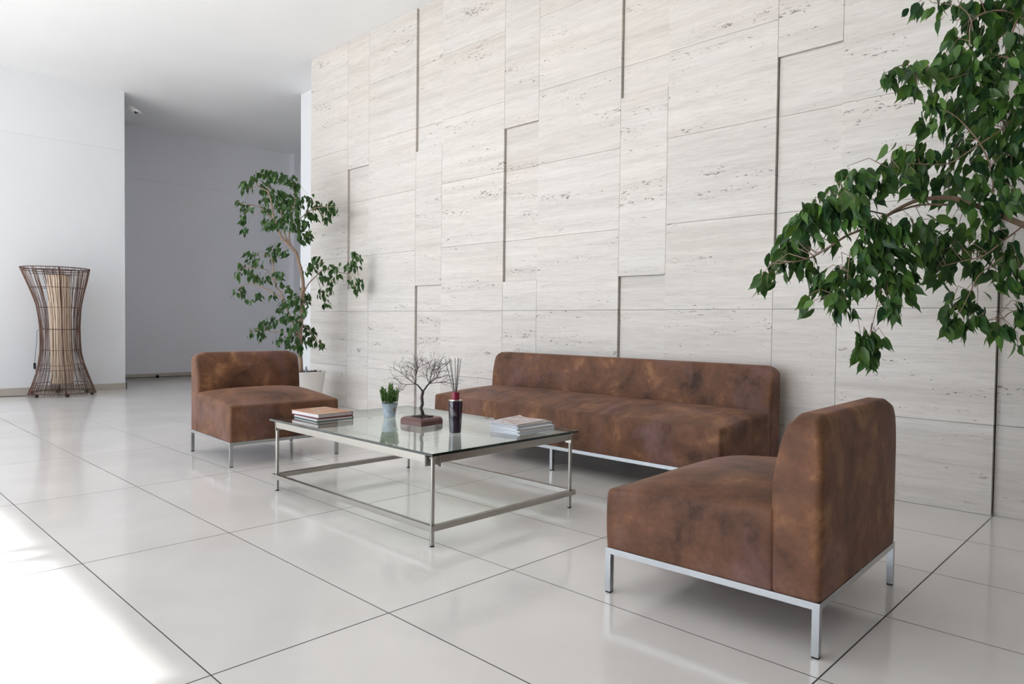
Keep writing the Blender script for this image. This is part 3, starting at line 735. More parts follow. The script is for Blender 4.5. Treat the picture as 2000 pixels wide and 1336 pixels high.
# ---------------------------------------------------------------- weeping fig trees
LEFT_SPRAYS = [(-5.62,2.744,2.477,0.081,0.063,16),(-5.503,2.781,2.582,0.062,0.053,10),(-5.342,2.831,2.586,0.079,0.053,14),(-5.231,2.868,2.55,0.087,0.061,16),(-5.021,2.907,2.493,0.077,0.052,14),(-5.06,2.994,2.451,0.044,0.061,10),(-5.491,2.849,2.512,0.054,0.045,8),(-5.519,2.901,2.425,0.063,0.045,10),(-5.391,2.951,2.399,0.089,0.054,14),(-5.309,3.042,2.357,0.107,0.063,20),(-5.131,3.043,2.284,0.07,0.079,16),(-5.236,2.928,2.245,0.088,0.079,18),(-5.676,2.941,2.349,0.046,0.055,8),(-5.419,2.852,2.202,0.062,0.053,10),(-5.036,2.935,2.139,0.104,0.086,24),(-5.395,2.859,2.051,0.08,0.062,16),(-5.158,2.869,2.039,0.087,0.078,18),(-4.974,2.921,2.011,0.086,0.077,18),(-4.964,3.047,2.006,0.078,0.078,16),(-5.122,3.097,1.902,0.071,0.062,12),(-5.139,3.185,1.912,0.045,0.063,10),(-5.739,2.67,2.312,0.018,0.018,2),(-5.743,2.755,2.278,0.054,0.063,9),(-5.664,2.802,2.231,0.027,0.027,3),(-5.566,2.673,2.108,0.039,0.062,8),(-5.618,2.707,1.992,0.039,0.039,5),(-5.269,3.266,2.383,0.055,0.04,7),(-5.237,3.339,2.307,0.064,0.051,9),(-5.142,3.385,2.258,0.073,0.055,10),(-4.899,3.361,2.229,0.071,0.089,18),(-4.951,3.273,2.118,0.062,0.035,6),(-5.038,3.165,2.166,0.053,0.071,10),(-5.046,3.229,2.139,0.036,0.036,4),(-5.598,2.772,1.693,0.081,0.072,14),(-5.485,2.783,1.634,0.062,0.053,9),(-5.533,2.65,1.574,0.062,0.044,7),(-5.507,2.593,1.473,0.044,0.044,6),(-5.487,2.701,1.496,0.044,0.053,6),(-5.516,2.78,1.467,0.045,0.071,8),(-5.478,2.864,1.443,0.054,0.045,7),(-5.432,2.954,1.787,0.081,0.072,12),(-5.37,2.895,1.689,0.036,0.071,6),(-5.218,2.958,1.738,0.062,0.044,7),(-5.134,2.859,1.474,0.061,0.061,8),(-5.279,2.934,1.387,0.027,0.032,3),(-5.183,2.988,1.351,0.044,0.035,5),(-5.642,2.645,1.304,0.068,0.062,9),(-5.65,2.751,1.218,0.032,0.032,3),(-5.609,2.853,1.262,0.051,0.04,5),(-5.496,2.95,1.276,0.033,0.033,3),(-5.077,3.269,1.674,0.063,0.054,8),(-4.934,3.246,1.612,0.044,0.035,4),(-5.01,3.114,1.545,0.053,0.053,7),(-4.982,3.156,1.581,0.035,0.044,4),(-4.809,3.31,1.583,0.044,0.035,5),(-4.914,3.334,1.501,0.107,0.062,14),(-5.054,3.337,1.471,0.045,0.036,4),(-5.014,3.415,1.402,0.036,0.063,6),(-5.194,3.39,1.314,0.037,0.064,5),(-4.971,3.339,1.2,0.05,0.05,7),(-5.048,3.405,1.303,0.033,0.063,5),(-4.566,3.337,1.591,0.086,0.06,12),(-4.495,3.411,1.687,0.06,0.048,7),(-4.554,3.409,1.716,0.035,0.026,3),(-4.494,3.411,1.558,0.043,0.034,4),(-4.534,3.418,1.396,0.095,0.078,16),(-4.518,3.408,1.309,0.026,0.043,3),(-5.216,3.171,1.351,0.036,0.027,3),(-5.183,3.212,1.28,0.045,0.036,4),(-5.096,3.046,1.246,0.07,0.044,7),(-5.146,3.171,1.215,0.054,0.054,7),(-5.055,2.949,1.172,0.104,0.061,14),(-5.13,2.876,1.119,0.052,0.044,5),(-4.946,3.041,1.113,0.052,0.052,8),(-4.908,2.907,1.033,0.086,0.068,12),(-5.119,2.908,0.997,0.052,0.044,6),(-4.981,2.985,0.947,0.069,0.052,8),(-5.128,2.97,0.857,0.07,0.07,9),(-5.267,2.816,0.996,0.07,0.044,9),(-5.44,2.828,0.923,0.089,0.062,12),(-5.687,2.854,0.857,0.091,0.055,10),(-5.675,2.934,0.793,0.055,0.055,6),(-5.316,2.907,0.916,0.036,0.044,3),(-5.107,3.181,0.893,0.063,0.054,8),(-5.228,3.3,0.819,0.055,0.046,6),(-5.168,3.146,0.803,0.081,0.072,14),(-5.112,3,0.752,0.088,0.07,14),(-5.389,2.954,0.754,0.032,0.032,3),(-5.275,2.952,0.784,0.036,0.053,4),(-5.03,3.031,0.675,0.061,0.061,12),(-5.129,3.304,0.739,0.054,0.045,6),(-5.065,3.337,0.704,0.033,0.04,4),(-5.135,3.207,0.767,0.045,0.036,4)]
RIGHT_SPRAYS = [(0.984,2.769,2.444,0.047,0.019,3),(1.033,2.947,2.512,0.06,0.019,4),(1.071,3.015,2.499,0.06,0.029,4),(1.162,2.973,2.481,0.047,0.023,4),(1.139,3.142,2.484,0.037,0.029,3),(1.21,2.98,2.468,0.046,0.023,4),(1.276,3.05,2.448,0.081,0.058,12),(1.332,3.057,2.456,0.046,0.035,6),(1.126,3.162,2.458,0.037,0.049,5),(1.224,3.195,2.416,0.061,0.049,7),(1.293,3.13,2.423,0.059,0.071,10),(1.338,3.049,2.282,0.046,0.069,8),(1.087,3.047,2.397,0.036,0.024,2),(1.089,3.093,2.386,0.049,0.02,3),(1.118,3.111,2.335,0.049,0.049,5),(1.182,3.097,2.35,0.043,0.048,4),(1.262,3.046,2.267,0.047,0.058,5),(0.959,2.48,2.065,0.026,0.026,3),(0.988,2.481,2.08,0.033,0.022,2),(1.003,2.537,2.069,0.026,0.026,2),(1.029,2.578,2.052,0.033,0.033,3),(1.019,2.632,2.034,0.018,0.027,2),(1.038,2.627,2.139,0.04,0.027,4),(1.066,2.716,2.134,0.057,0.045,6),(1.075,2.977,2.249,0.048,0.043,5),(1.111,2.914,2.164,0.059,0.059,8),(1.152,2.953,2.223,0.07,0.07,9),(1.214,2.899,2.135,0.069,0.069,9),(1.25,2.96,2.188,0.057,0.069,7),(1.193,2.915,2.088,0.069,0.058,8),(1.262,2.96,2.095,0.069,0.069,9),(1.342,2.868,2.097,0.066,0.077,9),(1.24,2.875,2.022,0.068,0.045,6),(1.357,2.905,1.993,0.055,0.078,9),(1.068,2.72,2,0.041,0.057,6),(1.071,2.979,1.977,0.084,0.084,12),(1.136,3.006,2.029,0.071,0.06,8),(1.155,3.125,1.968,0.097,0.085,12),(1.267,3.002,1.978,0.093,0.081,12),(1.322,3.027,1.915,0.081,0.081,12),(1.041,2.758,1.912,0.035,0.058,4),(1.092,3.136,1.909,0.074,0.062,8),(1.199,3.128,1.864,0.097,0.073,12),(1.282,3.112,1.823,0.095,0.083,12),(1.339,3.12,1.839,0.047,0.07,8),(0.957,2.81,1.797,0.083,0.059,10),(1.003,2.802,1.754,0.082,0.07,12),(0.932,2.673,1.731,0.058,0.046,6),(1.026,2.88,1.716,0.059,0.083,8),(1.01,2.516,1.627,0.066,0.066,8),(1.046,2.644,1.619,0.056,0.067,8),(1.085,3.081,1.777,0.086,0.086,12),(1.162,3.023,1.685,0.095,0.095,14),(1.103,2.918,1.629,0.059,0.071,7),(1.26,2.976,1.687,0.092,0.081,12),(1.327,3.027,1.709,0.081,0.081,12),(1.276,2.957,1.568,0.08,0.08,10),(1.207,2.908,1.558,0.069,0.058,8),(1.362,2.887,1.549,0.066,0.066,9),(0.772,2.594,1.718,0.042,0.019,2),(0.851,2.457,1.661,0.045,0.027,4),(0.904,2.426,1.638,0.055,0.04,6),(0.777,2.489,1.619,0.046,0.035,4),(0.84,2.433,1.592,0.045,0.056,5),(0.922,2.433,1.626,0.055,0.044,5),(0.941,2.477,1.586,0.044,0.055,4),(0.769,2.392,1.561,0.045,0.034,4),(0.735,2.366,1.539,0.045,0.027,4),(0.817,2.378,1.532,0.067,0.033,6),(0.708,2.35,1.506,0.045,0.034,4),(0.665,2.405,1.483,0.046,0.035,4),(0.696,2.471,1.488,0.058,0.047,6),(0.759,2.423,1.487,0.068,0.046,8),(0.811,2.46,1.509,0.057,0.045,6),(0.897,2.328,1.505,0.043,0.043,5),(0.816,2.419,1.436,0.034,0.056,4),(0.64,2.381,1.448,0.046,0.046,5),(0.648,2.51,1.426,0.072,0.06,9),(0.729,2.448,1.436,0.058,0.069,6),(0.566,2.45,1.414,0.043,0.036,4),(0.574,2.52,1.372,0.061,0.049,6),(0.531,2.478,1.347,0.049,0.049,5),(0.531,2.568,1.318,0.05,0.05,5),(0.503,2.487,1.301,0.044,0.044,4),(0.484,2.42,1.249,0.036,0.029,3),(0.527,2.258,1.202,0.012,0.023,1),(0.525,2.331,1.206,0.035,0.033,4),(0.571,2.62,1.356,0.05,0.062,6),(0.621,2.589,1.29,0.024,0.049,3),(0.573,2.527,1.288,0.049,0.054,5),(0.64,2.575,1.227,0.044,0.061,5),(0.695,2.523,1.199,0.047,0.059,6),(0.646,2.474,1.103,0.019,0.036,2),(0.69,2.452,1.09,0.014,0.028,1),(0.741,2.523,1.209,0.047,0.059,5),(0.721,2.551,1.14,0.028,0.043,2),(0.757,2.602,1.26,0.029,0.048,3),(0.803,2.565,1.267,0.035,0.047,4),(0.759,2.57,1.199,0.035,0.059,4),(0.726,2.618,1.382,0.019,0.048,2),(0.932,2.418,1.437,0.055,0.039,6),(0.959,2.43,1.403,0.055,0.055,8),(0.994,2.483,1.417,0.077,0.055,10),(1.049,2.574,1.432,0.066,0.044,8),(1.046,2.743,1.428,0.058,0.069,7),(0.904,2.512,1.371,0.068,0.056,9),(0.928,2.646,1.359,0.081,0.069,12),(0.999,2.656,1.355,0.068,0.068,9),(0.89,2.53,1.306,0.057,0.068,8),(0.926,2.623,1.265,0.069,0.069,10),(0.982,2.65,1.264,0.057,0.069,8),(0.85,2.557,1.241,0.046,0.058,6),(0.833,2.484,1.169,0.046,0.057,6),(0.846,2.387,1.087,0.045,0.062,10),(0.893,2.564,1.194,0.034,0.057,4),(0.949,2.624,1.172,0.057,0.069,8),(1.005,2.648,1.183,0.027,0.068,4),(1.021,2.647,1.137,0.014,0.034,2),(1.003,2.444,1.087,0.026,0.043,4),(1.009,2.544,1.067,0.013,0.033,2),(1.023,2.891,1.314,0.019,0.043,3),(1.066,2.839,1.366,0.059,0.059,6),(1.081,2.996,1.403,0.06,0.06,8),(1.078,2.975,1.305,0.06,0.072,9),(1.115,2.99,1.352,0.06,0.06,7),(1.077,2.893,1.24,0.036,0.047,5),(1.083,3.1,1.277,0.037,0.045,5),(1.141,3.002,1.447,0.06,0.072,8),(1.121,3.063,1.346,0.037,0.049,3),(1.142,3.124,1.283,0.015,0.02,1),(1.181,3.123,1.383,0.073,0.049,7),(1.263,2.938,1.43,0.069,0.069,8),(1.279,3.078,1.396,0.059,0.059,6),(1.196,3.165,1.288,0.061,0.029,5),(1.254,3.185,1.286,0.049,0.061,6),(1.316,3.001,1.214,0.046,0.041,5),(1.325,3.106,1.325,0.059,0.082,9),(1.363,3.062,1.227,0.035,0.081,7),(1.136,2.966,1.123,0.024,0.038,3),(1.179,2.954,1.139,0.024,0.035,3),(1.194,3.001,1.135,0.036,0.036,4),(1.219,3.009,1.112,0.028,0.047,4),(1.158,2.823,1.05,0.041,0.034,5),(1.14,2.82,0.999,0.016,0.028,2),(1.203,2.949,1.017,0.042,0.042,6),(1.273,2.83,1.027,0.04,0.034,5),(1.3,2.958,0.995,0.018,0.028,3),(1.355,2.852,0.984,0.027,0.033,3),(1.389,2.906,0.94,0.022,0.044,3),(1.398,2.848,1.083,0.026,0.033,3),(1.383,2.895,1.04,0.022,0.033,3),(0.903,2.414,0.954,0.027,0.022,3),(0.937,2.437,0.966,0.022,0.018,2),(0.922,2.391,0.926,0.022,0.033,3),(0.944,2.483,0.944,0.018,0.027,3),(0.908,2.536,0.886,0.027,0.034,5),(0.867,2.499,0.896,0.014,0.027,2),(0.909,2.504,0.848,0.016,0.027,2),(0.946,2.504,0.865,0.018,0.031,3),(0.988,2.451,0.945,0.007,0.013,1),(1.687,2.883,2.472,0.09,0.08,9),(2.121,2.759,3.32,0.09,0.08,9),(2.103,2.863,3.386,0.09,0.08,9),(2.215,2.827,2.795,0.09,0.08,9),(1.292,2.89,2.977,0.09,0.08,9),(1.866,2.923,1.83,0.09,0.08,9),(2.297,2.563,2.563,0.09,0.08,9),(1.583,2.942,3.126,0.09,0.08,9),(1.709,3.179,1.714,0.09,0.08,9),(1.743,2.796,3.024,0.09,0.08,9),(1.93,2.997,2.06,0.09,0.08,9),(1.978,3.061,3.2,0.09,0.08,9),(2.063,2.811,3.347,0.09,0.08,9),(2.25,2.798,2.533,0.09,0.08,9),(2.082,2.908,3.403,0.09,0.08,9),(2.05,2.758,1.926,0.09,0.08,9),(2.05,2.768,2.634,0.09,0.08,9),(2.203,2.596,2.543,0.09,0.08,9),(1.717,2.624,2.336,0.09,0.08,9),(2.091,3.114,2.718,0.09,0.08,9),(2.123,2.827,3.512,0.09,0.08,9),(2.034,2.951,2.773,0.09,0.08,9),(1.984,2.748,3.589,0.09,0.08,9),(2.128,2.678,2.981,0.09,0.08,9),(2.206,2.829,2.783,0.09,0.08,9),(1.331,2.487,2.916,0.09,0.08,9),(1.467,3.188,1.682,0.09,0.08,9),(1.477,2.845,2.727,0.09,0.08,9),(1.764,2.715,3.571,0.09,0.08,9),(1.733,2.923,3.179,0.09,0.08,9),(1.526,2.845,1.948,0.09,0.08,9),(1.704,2.627,1.687,0.09,0.08,9),(2.216,2.797,3.147,0.09,0.08,9),(1.505,2.755,3.196,0.09,0.08,9),(1.818,2.427,2.021,0.09,0.08,9),(2.23,2.679,1.985,0.09,0.08,9),(2.086,2.52,2.283,0.09,0.08,9),(2.162,3.211,2.902,0.09,0.08,9),(2.548,2.933,2.044,0.09,0.08,9),(2.549,2.553,1.863,0.09,0.08,9),(2.036,2.761,2.774,0.09,0.08,9),(1.454,3.016,1.938,0.09,0.08,9),(1.764,2.839,3.53,0.09,0.08,9),(1.981,2.873,2.68,0.09,0.08,9),(1.787,2.607,2.668,0.09,0.08,9),(1.675,2.284,2.448,0.09,0.08,9),(2.04,2.619,2.304,0.09,0.08,9),(1.904,2.427,3.002,0.09,0.08,9),(1.995,2.834,2.538,0.09,0.08,9),(2.095,3.124,2.611,0.09,0.08,9),(1.903,2.527,1.677,0.09,0.08,9),(2.041,3.053,1.527,0.09,0.08,9),(1.656,2.881,2.674,0.09,0.08,9),(2.294,2.624,2.512,0.09,0.08,9),(2.29,2.814,3.477,0.09,0.08,9),(1.582,2.689,3.367,0.09,0.08,9),(2.009,2.668,2.628,0.09,0.08,9),(1.531,2.681,2.85,0.09,0.08,9),(1.826,2.65,3.022,0.09,0.08,9),(1.425,2.853,2.969,0.09,0.08,9),(2.334,2.884,2.837,0.09,0.08,9),(2.058,2.59,2.284,0.09,0.08,9),(1.809,2.5,3.229,0.09,0.08,9),(2.147,2.805,3.339,0.09,0.08,9),(1.677,2.467,2.788,0.09,0.08,9),(2.043,3.132,1.645,0.09,0.08,9),(2.183,2.865,1.881,0.09,0.08,9),(1.688,2.721,2.488,0.09,0.08,9),(1.663,3.007,3.129,0.09,0.08,9),(2.333,2.634,1.518,0.09,0.08,9),(2.238,2.722,3.55,0.09,0.08,9),(1.682,2.938,1.723,0.09,0.08,9),(1.91,2.877,3.138,0.09,0.08,9),(2.37,3.14,1.732,0.09,0.08,9),(1.602,2.955,3.55,0.09,0.08,9)]
LEFT_BRANCHES = [
 [(-5.095,3.092,0.427,0.024),(-5.103,3.09,0.573,0.0232),(-5.111,3.086,0.68,0.0225),(-5.11,3.094,0.858,0.0217),(-5.106,3.107,1.088,0.021),(-5.108,3.111,1.266,0.0203),(-5.105,3.119,1.39,0.0195),(-5.122,3.108,1.532,0.0187),(-5.143,3.09,1.62,0.018),(-5.16,3.076,1.7,0.0172),(-5.178,3.061,1.753,0.0165),(-5.238,3.006,1.832,0.0158),(-5.284,2.963,1.893,0.015)],
 [(-5.284,2.963,1.893,0.013),(-5.319,2.934,1.99,0.0119),(-5.361,2.898,2.149,0.0107),(-5.377,2.887,2.273,0.0096),(-5.392,2.876,2.344,0.0084),(-5.413,2.858,2.406,0.0073),(-5.445,2.827,2.432,0.0061),(-5.497,2.778,2.466,0.005)],
 [(-5.211,3.03,1.797,0.011),(-5.259,2.988,1.92,0.0095),(-5.289,2.965,2.062,0.008),(-5.298,2.961,2.186,0.0065),(-5.294,2.968,2.274,0.005)],
 [(-5.205,3.036,1.788,0.01),(-5.229,3.017,1.885,0.0085),(-5.224,3.027,2.009,0.007),(-5.116,2.997,2.154,0.0055),(-5.054,2.992,2.268,0.004)],
 [(-5.36,2.898,2.096,0.006),(-5.413,2.849,2.184,0.0053),(-5.394,2.729,2.228,0.0045),(-5.385,2.598,2.228,0.0037),(-5.448,2.538,2.256,0.003)],
 [(-5.392,2.876,2.344,0.006),(-5.407,2.864,2.45,0.005),(-5.359,2.915,2.54,0.004),(-5.337,3.076,2.553,0.003)],
 [(-5.224,3.027,2.009,0.006),(-5.144,3.108,2.117,0.0053),(-4.979,3.132,2.191,0.0045),(-4.815,3.153,2.211,0.0037),(-4.703,3.261,2.213,0.003)],
 [(-5.101,3.117,1.248,0.008),(-5.084,3.137,1.337,0.0074),(-5.055,3.168,1.409,0.0069),(-5,3.225,1.489,0.0063),(-4.95,3.275,1.552,0.0057),(-4.887,3.337,1.553,0.0051),(-4.823,3.399,1.528,0.0046),(-4.732,3.444,1.509,0.004)],
 [(-4.999,3.225,1.472,0.003),(-4.978,3.242,1.392,0.0025),(-4.963,3.254,1.321,0.002)],
 [(-5.147,3.057,0.822,0.013),(-5.176,3.034,0.981,0.012),(-5.211,3.004,1.069,0.011),(-5.246,2.974,1.21,0.01),(-5.281,2.944,1.299,0.009),(-5.314,2.914,1.351,0.008),(-5.336,2.897,1.457,0.007),(-5.349,2.89,1.599,0.006),(-5.361,2.88,1.67,0.005)],
 [(-5.252,2.968,1.192,0.008),(-5.273,2.95,1.237,0.007),(-5.363,2.864,1.306,0.006),(-5.454,2.778,1.367,0.005),(-5.538,2.698,1.392,0.004),(-5.606,2.629,1.338,0.003)],
 [(-5.327,2.902,1.387,0.005),(-5.382,2.854,1.528,0.0043),(-5.376,2.721,1.554,0.0037),(-5.44,2.589,1.549,0.003)],
 [(-5.122,3.082,0.84,0.006),(-5.186,3.02,0.86,0.0053),(-5.326,2.884,0.863,0.0045),(-5.441,2.773,0.888,0.0037),(-5.516,2.698,0.842,0.003)],
 [(-5.189,3.021,0.963,0.004),(-5.253,2.959,0.98,0.0035),(-5.317,2.898,0.996,0.003)],
 [(-5.112,3.095,0.964,0.005),(-5.06,3.144,0.912,0.004),(-4.993,3.205,0.789,0.003),(-4.927,3.266,0.701,0.002)],
 [(-5.124,3.073,0.671,0.01),(-5.135,3.069,0.857,0.0083),(-5.115,3.096,1.07,0.0067),(-5.074,3.141,1.178,0.005)],
]
RIGHT_BRANCHES = [
 [(1.95,2.88,1.25,0.016),(1.879,3.431,1.183,0.0152),(1.626,3.315,1.323,0.0143),(1.374,3.075,1.458,0.0135),(1.307,3.011,1.496,0.0126),(1.257,2.963,1.52,0.0118),(1.189,2.899,1.559,0.0109),(1.123,2.835,1.578,0.0101),(1.04,2.754,1.568,0.0092),(0.991,2.706,1.544,0.0084),(0.934,2.649,1.497,0.0075),(0.878,2.592,1.433,0.0067),(0.845,2.559,1.426,0.0058),(0.797,2.511,1.397,0.005)],
 [(1.123,2.835,1.546,0.005),(1.041,2.754,1.545,0.0047),(0.975,2.689,1.52,0.0043),(0.934,2.649,1.497,0.004)],
 [(0.797,2.511,1.397,0.005),(0.748,2.462,1.35,0.0043),(0.7,2.413,1.308,0.0035),(0.671,2.314,1.28,0.0027),(0.628,2.202,1.263,0.002)],
 [(0.934,2.649,1.497,0.004),(0.876,2.593,1.514,0.0035),(0.809,2.529,1.541,0.003),(0.743,2.464,1.54,0.0025),(0.678,2.399,1.492,0.002)],
 [(0.878,2.592,1.433,0.003),(0.905,2.615,1.358,0.0027),(0.933,2.638,1.243,0.0023),(0.945,2.645,1.127,0.002)],
 [(0.922,2.624,1.173,0.002),(0.908,2.607,1.081,0.0018),(0.895,2.592,0.988,0.0017),(0.892,2.586,0.942,0.0015)],
 [(0.846,2.559,1.414,0.003),(0.815,2.526,1.31,0.0025),(0.811,2.516,1.171,0.002),(0.805,2.507,1.079,0.0015)],
 [(1.89,2.9,1.62,0.012),(1.498,3.208,1.783,0.0046),(1.36,3.081,1.977,0.0041),(1.296,3.016,1.895,0.0037),(1.199,2.918,1.801,0.0033),(1.118,2.837,1.731,0.0029),(1.003,2.724,1.729,0.0024),(0.937,2.659,1.705,0.002)],
 [(1.498,3.208,1.783,0.0045),(1.424,3.146,2.059,0.0039),(1.312,3.043,2.219,0.0033),(1.19,2.922,2.147,0.0027),(1.108,2.841,2.111,0.0021),(1.009,2.744,2.087,0.0015)],
 [(1.309,3.04,2.219,0.006),(1.309,3.044,2.311,0.005),(1.332,3.07,2.404,0.004),(1.36,3.104,2.566,0.003)],
 [(1.185,2.924,2.332,0.0025),(1.171,2.913,2.401,0.0022),(1.132,2.877,2.442,0.0018),(1.049,2.797,2.457,0.0015)],
 [(1.416,3.149,2.336,0.004),(1.281,3.022,2.426,0.0033),(1.183,2.924,2.378,0.0027),(1.178,2.915,2.263,0.002)],
 [(1.374,3.075,1.458,0.004),(1.31,3.01,1.387,0.0035),(1.246,2.945,1.317,0.003),(1.18,2.88,1.293,0.0025),(1.114,2.815,1.269,0.002)],
 [(1.312,3.009,1.318,0.0025),(1.239,2.936,1.236,0.0023),(1.216,2.911,1.178,0.002),(1.186,2.878,1.085,0.0018),(1.147,2.836,0.992,0.0015)],
 [(1.96,2.87,1.3,0.005),(1.384,3.071,1.088,0.0022),(1.319,3.006,1.041,0.0018),(1.221,2.909,1.016,0.0015)],
 [(1.257,2.963,1.52,0.005),(1.27,2.981,1.641,0.0043),(1.232,2.95,1.802,0.0035),(1.146,2.871,1.939,0.0027),(1.078,2.807,1.984,0.002)],
 [(1.95,2.85,0.4,0.03),(1.97,2.87,1.1,0.026),(1.9,2.9,1.6,0.022),(1.8,2.9,2.1,0.017),(1.72,2.95,2.8,0.011),(1.66,3,3.4,0.005)],
 [(1.498,3.208,1.783,0.007),(1.453,3.18,2.198,0.005),(1.392,3.136,2.612,0.003)],
]

def fig_tree(name, loc, label, branches, sprays, lmat, leaf_len, rs, pot_prof, soil_r, soil_z, gauge=None, dens=1.0):
    root = empty(name, loc); tag(root, label, 'potted tree')
    o3 = Vector(loc); R = random.Random(rs)
    b = MB(); b.lathe(pot_prof, 40); b.build('planter', M['potw'], root, smooth=True, auto=40)
    b = MB(); b.lathe([(soil_r, soil_z - .03), (soil_r, soil_z), (soil_r * .5, soil_z + .012)], 30)
    for k in range(60):
        a = R.uniform(0, 2 * PI); q = R.uniform(0, soil_r * .93); b.ball((q * math.cos(a), q * math.sin(a), soil_z + .004), R.uniform(.006, .016), 6, 4)
    b.build('soil', M['soil'], root)
    wood = MB(); allp = []
    for br in branches:
        # smooth the polyline
        pts = [Vector(q[:3]) - o3 for q in br]; rad = [q[3] for q in br]
        P_ = []; Rr = []
        for i in range(len(pts) - 1):
            pa = pts[max(i - 1, 0)]; pb = pts[i]; pc = pts[i + 1]; pe = pts[min(i + 2, len(pts) - 1)]
            for t in (0, .25, .5, .75):
                P_.append(0.5 * ((2 * pb) + (pc - pa) * t + (2 * pa - 5 * pb + 4 * pc - pe) * t * t + (-pa + 3 * pb - 3 * pc + pe) * t ** 3))
                Rr.append(rad[i] + (rad[i + 1] - rad[i]) * t)
        P_.append(pts[-1]); Rr.append(rad[-1])
        wood.tube(P_, Rr, 8); allp += P_[3:]
    leaves = MB(); val = []
    def leaf(p, d, nrm, ln, tone):
        s = d.cross(nrm).normalized(); nrm = s.cross(d).normalized(); w = ln * R.uniform(.19, .265); dr = ln * R.uniform(.02, .16)
        def at_(u, v, k): return p + d * (ln * u) + s * (w * v) + nrm * (w * .32 * abs(v) - dr * u * u * k)
        vs = [at_(0, 0, 1), at_(.3, 0, 1), at_(.68, 0, 1), at_(1.0, 0, 1.5),
              at_(.10, .60, 1), at_(.34, 1.0, 1), at_(.60, .74, 1), at_(.80, .20, 1.2),
              at_(.10, -.60, 1), at_(.34, -1.0, 1), at_(.60, -.74, 1), at_(.80, -.20, 1.2)]
        fs = [(0, 4, 5, 1), (1, 5, 6, 2), (2, 6, 7), (2, 7, 3), (0, 1, 9, 8), (1, 2, 10, 9), (2, 11, 10), (2, 3, 11)]
        leaves.add(vs, fs); val.extend([tone] * 8)
    for sx_, sy_, sz_, rx, rz_, n in sprays:
        c = Vector((sx_, sy_, sz_)) - o3
        if c.y + o3.y > 3.46: c.y = 3.46 - o3.y
        top = c + Vector((0, 0, rz_ * .7))
        near = min(allp, key=lambda q: (q - top).length)
        ax = (top - near); L_ = ax.length
        if L_ > .02:
            mid = near.lerp(top, .55) + Vector((R.uniform(-.02, .02), R.uniform(-.02, .02), .02 + .12 * L_))
            q0 = near; pts = [near, near.lerp(mid, .6), mid, top.lerp(mid, .3), top]
            wood.tube(pts, [.0022, .0019, .0016, .0013, .0011] if L_ > .15 else [.0014] * 5, 4, cap=False)
        wood.tube([top, c + Vector((R.uniform(-.3, .3) * rx, R.uniform(-.3, .3) * rx, -rz_ * .5))], [.0011, .0007], 4, cap=False)
        for i in range(int(n * dens + .5)):
            off = Vector((R.uniform(-1, 1) * rx * .85, R.uniform(-1, 1) * rx * .85, R.uniform(-.65, 1.0) * rz_))
            p = c + off
            if p.y + o3.y > 3.52: p.y = 3.50 - o3.y
            d = Vector((R.uniform(-.55, .55), R.uniform(-.55, .55), -1.0 + R.uniform(-.2, .55)))
            if L_ > .02: d += Vector((ax.x, ax.y, 0)).normalized() * .38
            d.normalize()
            aa = R.uniform(0, 2 * PI); out = Vector((math.cos(aa), math.sin(aa) - .35, .35 + R.uniform(-.3, .3))).normalized()
            if abs(out.dot(d)) > .95: out = Vector((1, 0, 0))
            leaf(p, d, out, leaf_len * R.uniform(.72, 1.12), min(1, max(0, R.gauss(.36, .27))))
    wood.build('trunk_and_branches', M['bark'], root, smooth=True)
    o = leaves.build('foliage', lmat, root, smooth=True)
    a = o.data.attributes.new('leaf', 'FLOAT', 'FACE')
    for i, v in enumerate(val): a.data[i].value = v
    if gauge:
        g = MB(); g.lathe([(.009, 0), (.011, .02), (.012, .055), (.010, .075), (.004, .085)], 12, gauge)
        g.build('watering_gauge', simple('grey_plastic', (0.30, 0.33, 0.38), .5), root)
    return root
fig_tree('weeping_fig', (-5.12, 3.10, 0), 'tall thin-trunked weeping fig in a white planter behind the left chair',
         LEFT_BRANCHES, LEFT_SPRAYS, M['leafL'], .083, 5,
         [(.19, .0), (.205, .004), (.235, .20), (.270, .425), (.276, .432), (.272, .436), (.255, .432), (.248, .39)], .249, .415, gauge=(.155, -.02, .41), dens=1.75)
fig_tree('weeping_fig', (1.95, 2.85, 0), 'dense weeping fig reaching in from the right above the near chair',
         RIGHT_BRANCHES, RIGHT_SPRAYS, M['leafR'], .090, 8,
         [(.19, .0), (.205, .004), (.235, .20), (.270, .425), (.276, .432), (.272, .436), (.255, .432), (.248, .39)], .249, .415, dens=2.1)

# ---------------------------------------------------------------- rattan floor lamp
LC = Vector((-8.40, 1.585, 0))
lp = empty('rattan_floor_lamp', LC); tag(lp, 'hourglass-shaped floor lamp of dark rattan rods around a cream shade, by the left wall', 'floor lamp')
lvs = [(0.02, .375, 0.0), (.13, .335, 0.0), (.28, .285, .0), (.42, .250, -.01), (.55, .228, -.015), (.70, .222, -.02), (.85, .222, -.022), (1.0, .230, -.026), (1.15, .248, -.032), (1.30, .285, -.042), (1.45, .330, -.053), (1.62, .378, -.07)]
camd = Vector((1.93 - LC.x, -.8 - LC.y, 0)).normalized(); camr = Vector((-camd.y, camd.x, 0))
def ring_pt(z, r, sh, a): return camr * (sh + r * math.sin(a)) + camd * (r * math.cos(a)) + Vector((0, 0, z))
def prof(z):
    for (z0, r0_, s0), (z1, r1_, s1) in zip(lvs, lvs[1:]):
        if z <= z1: t = max(0, (z - z0) / (z1 - z0)); return r0_ + (r1_ - r0_) * t, s0 + (s1 - s0) * t
    return lvs[-1][1], lvs[-1][2]
rl_ = random.Random(17); cage = MB()
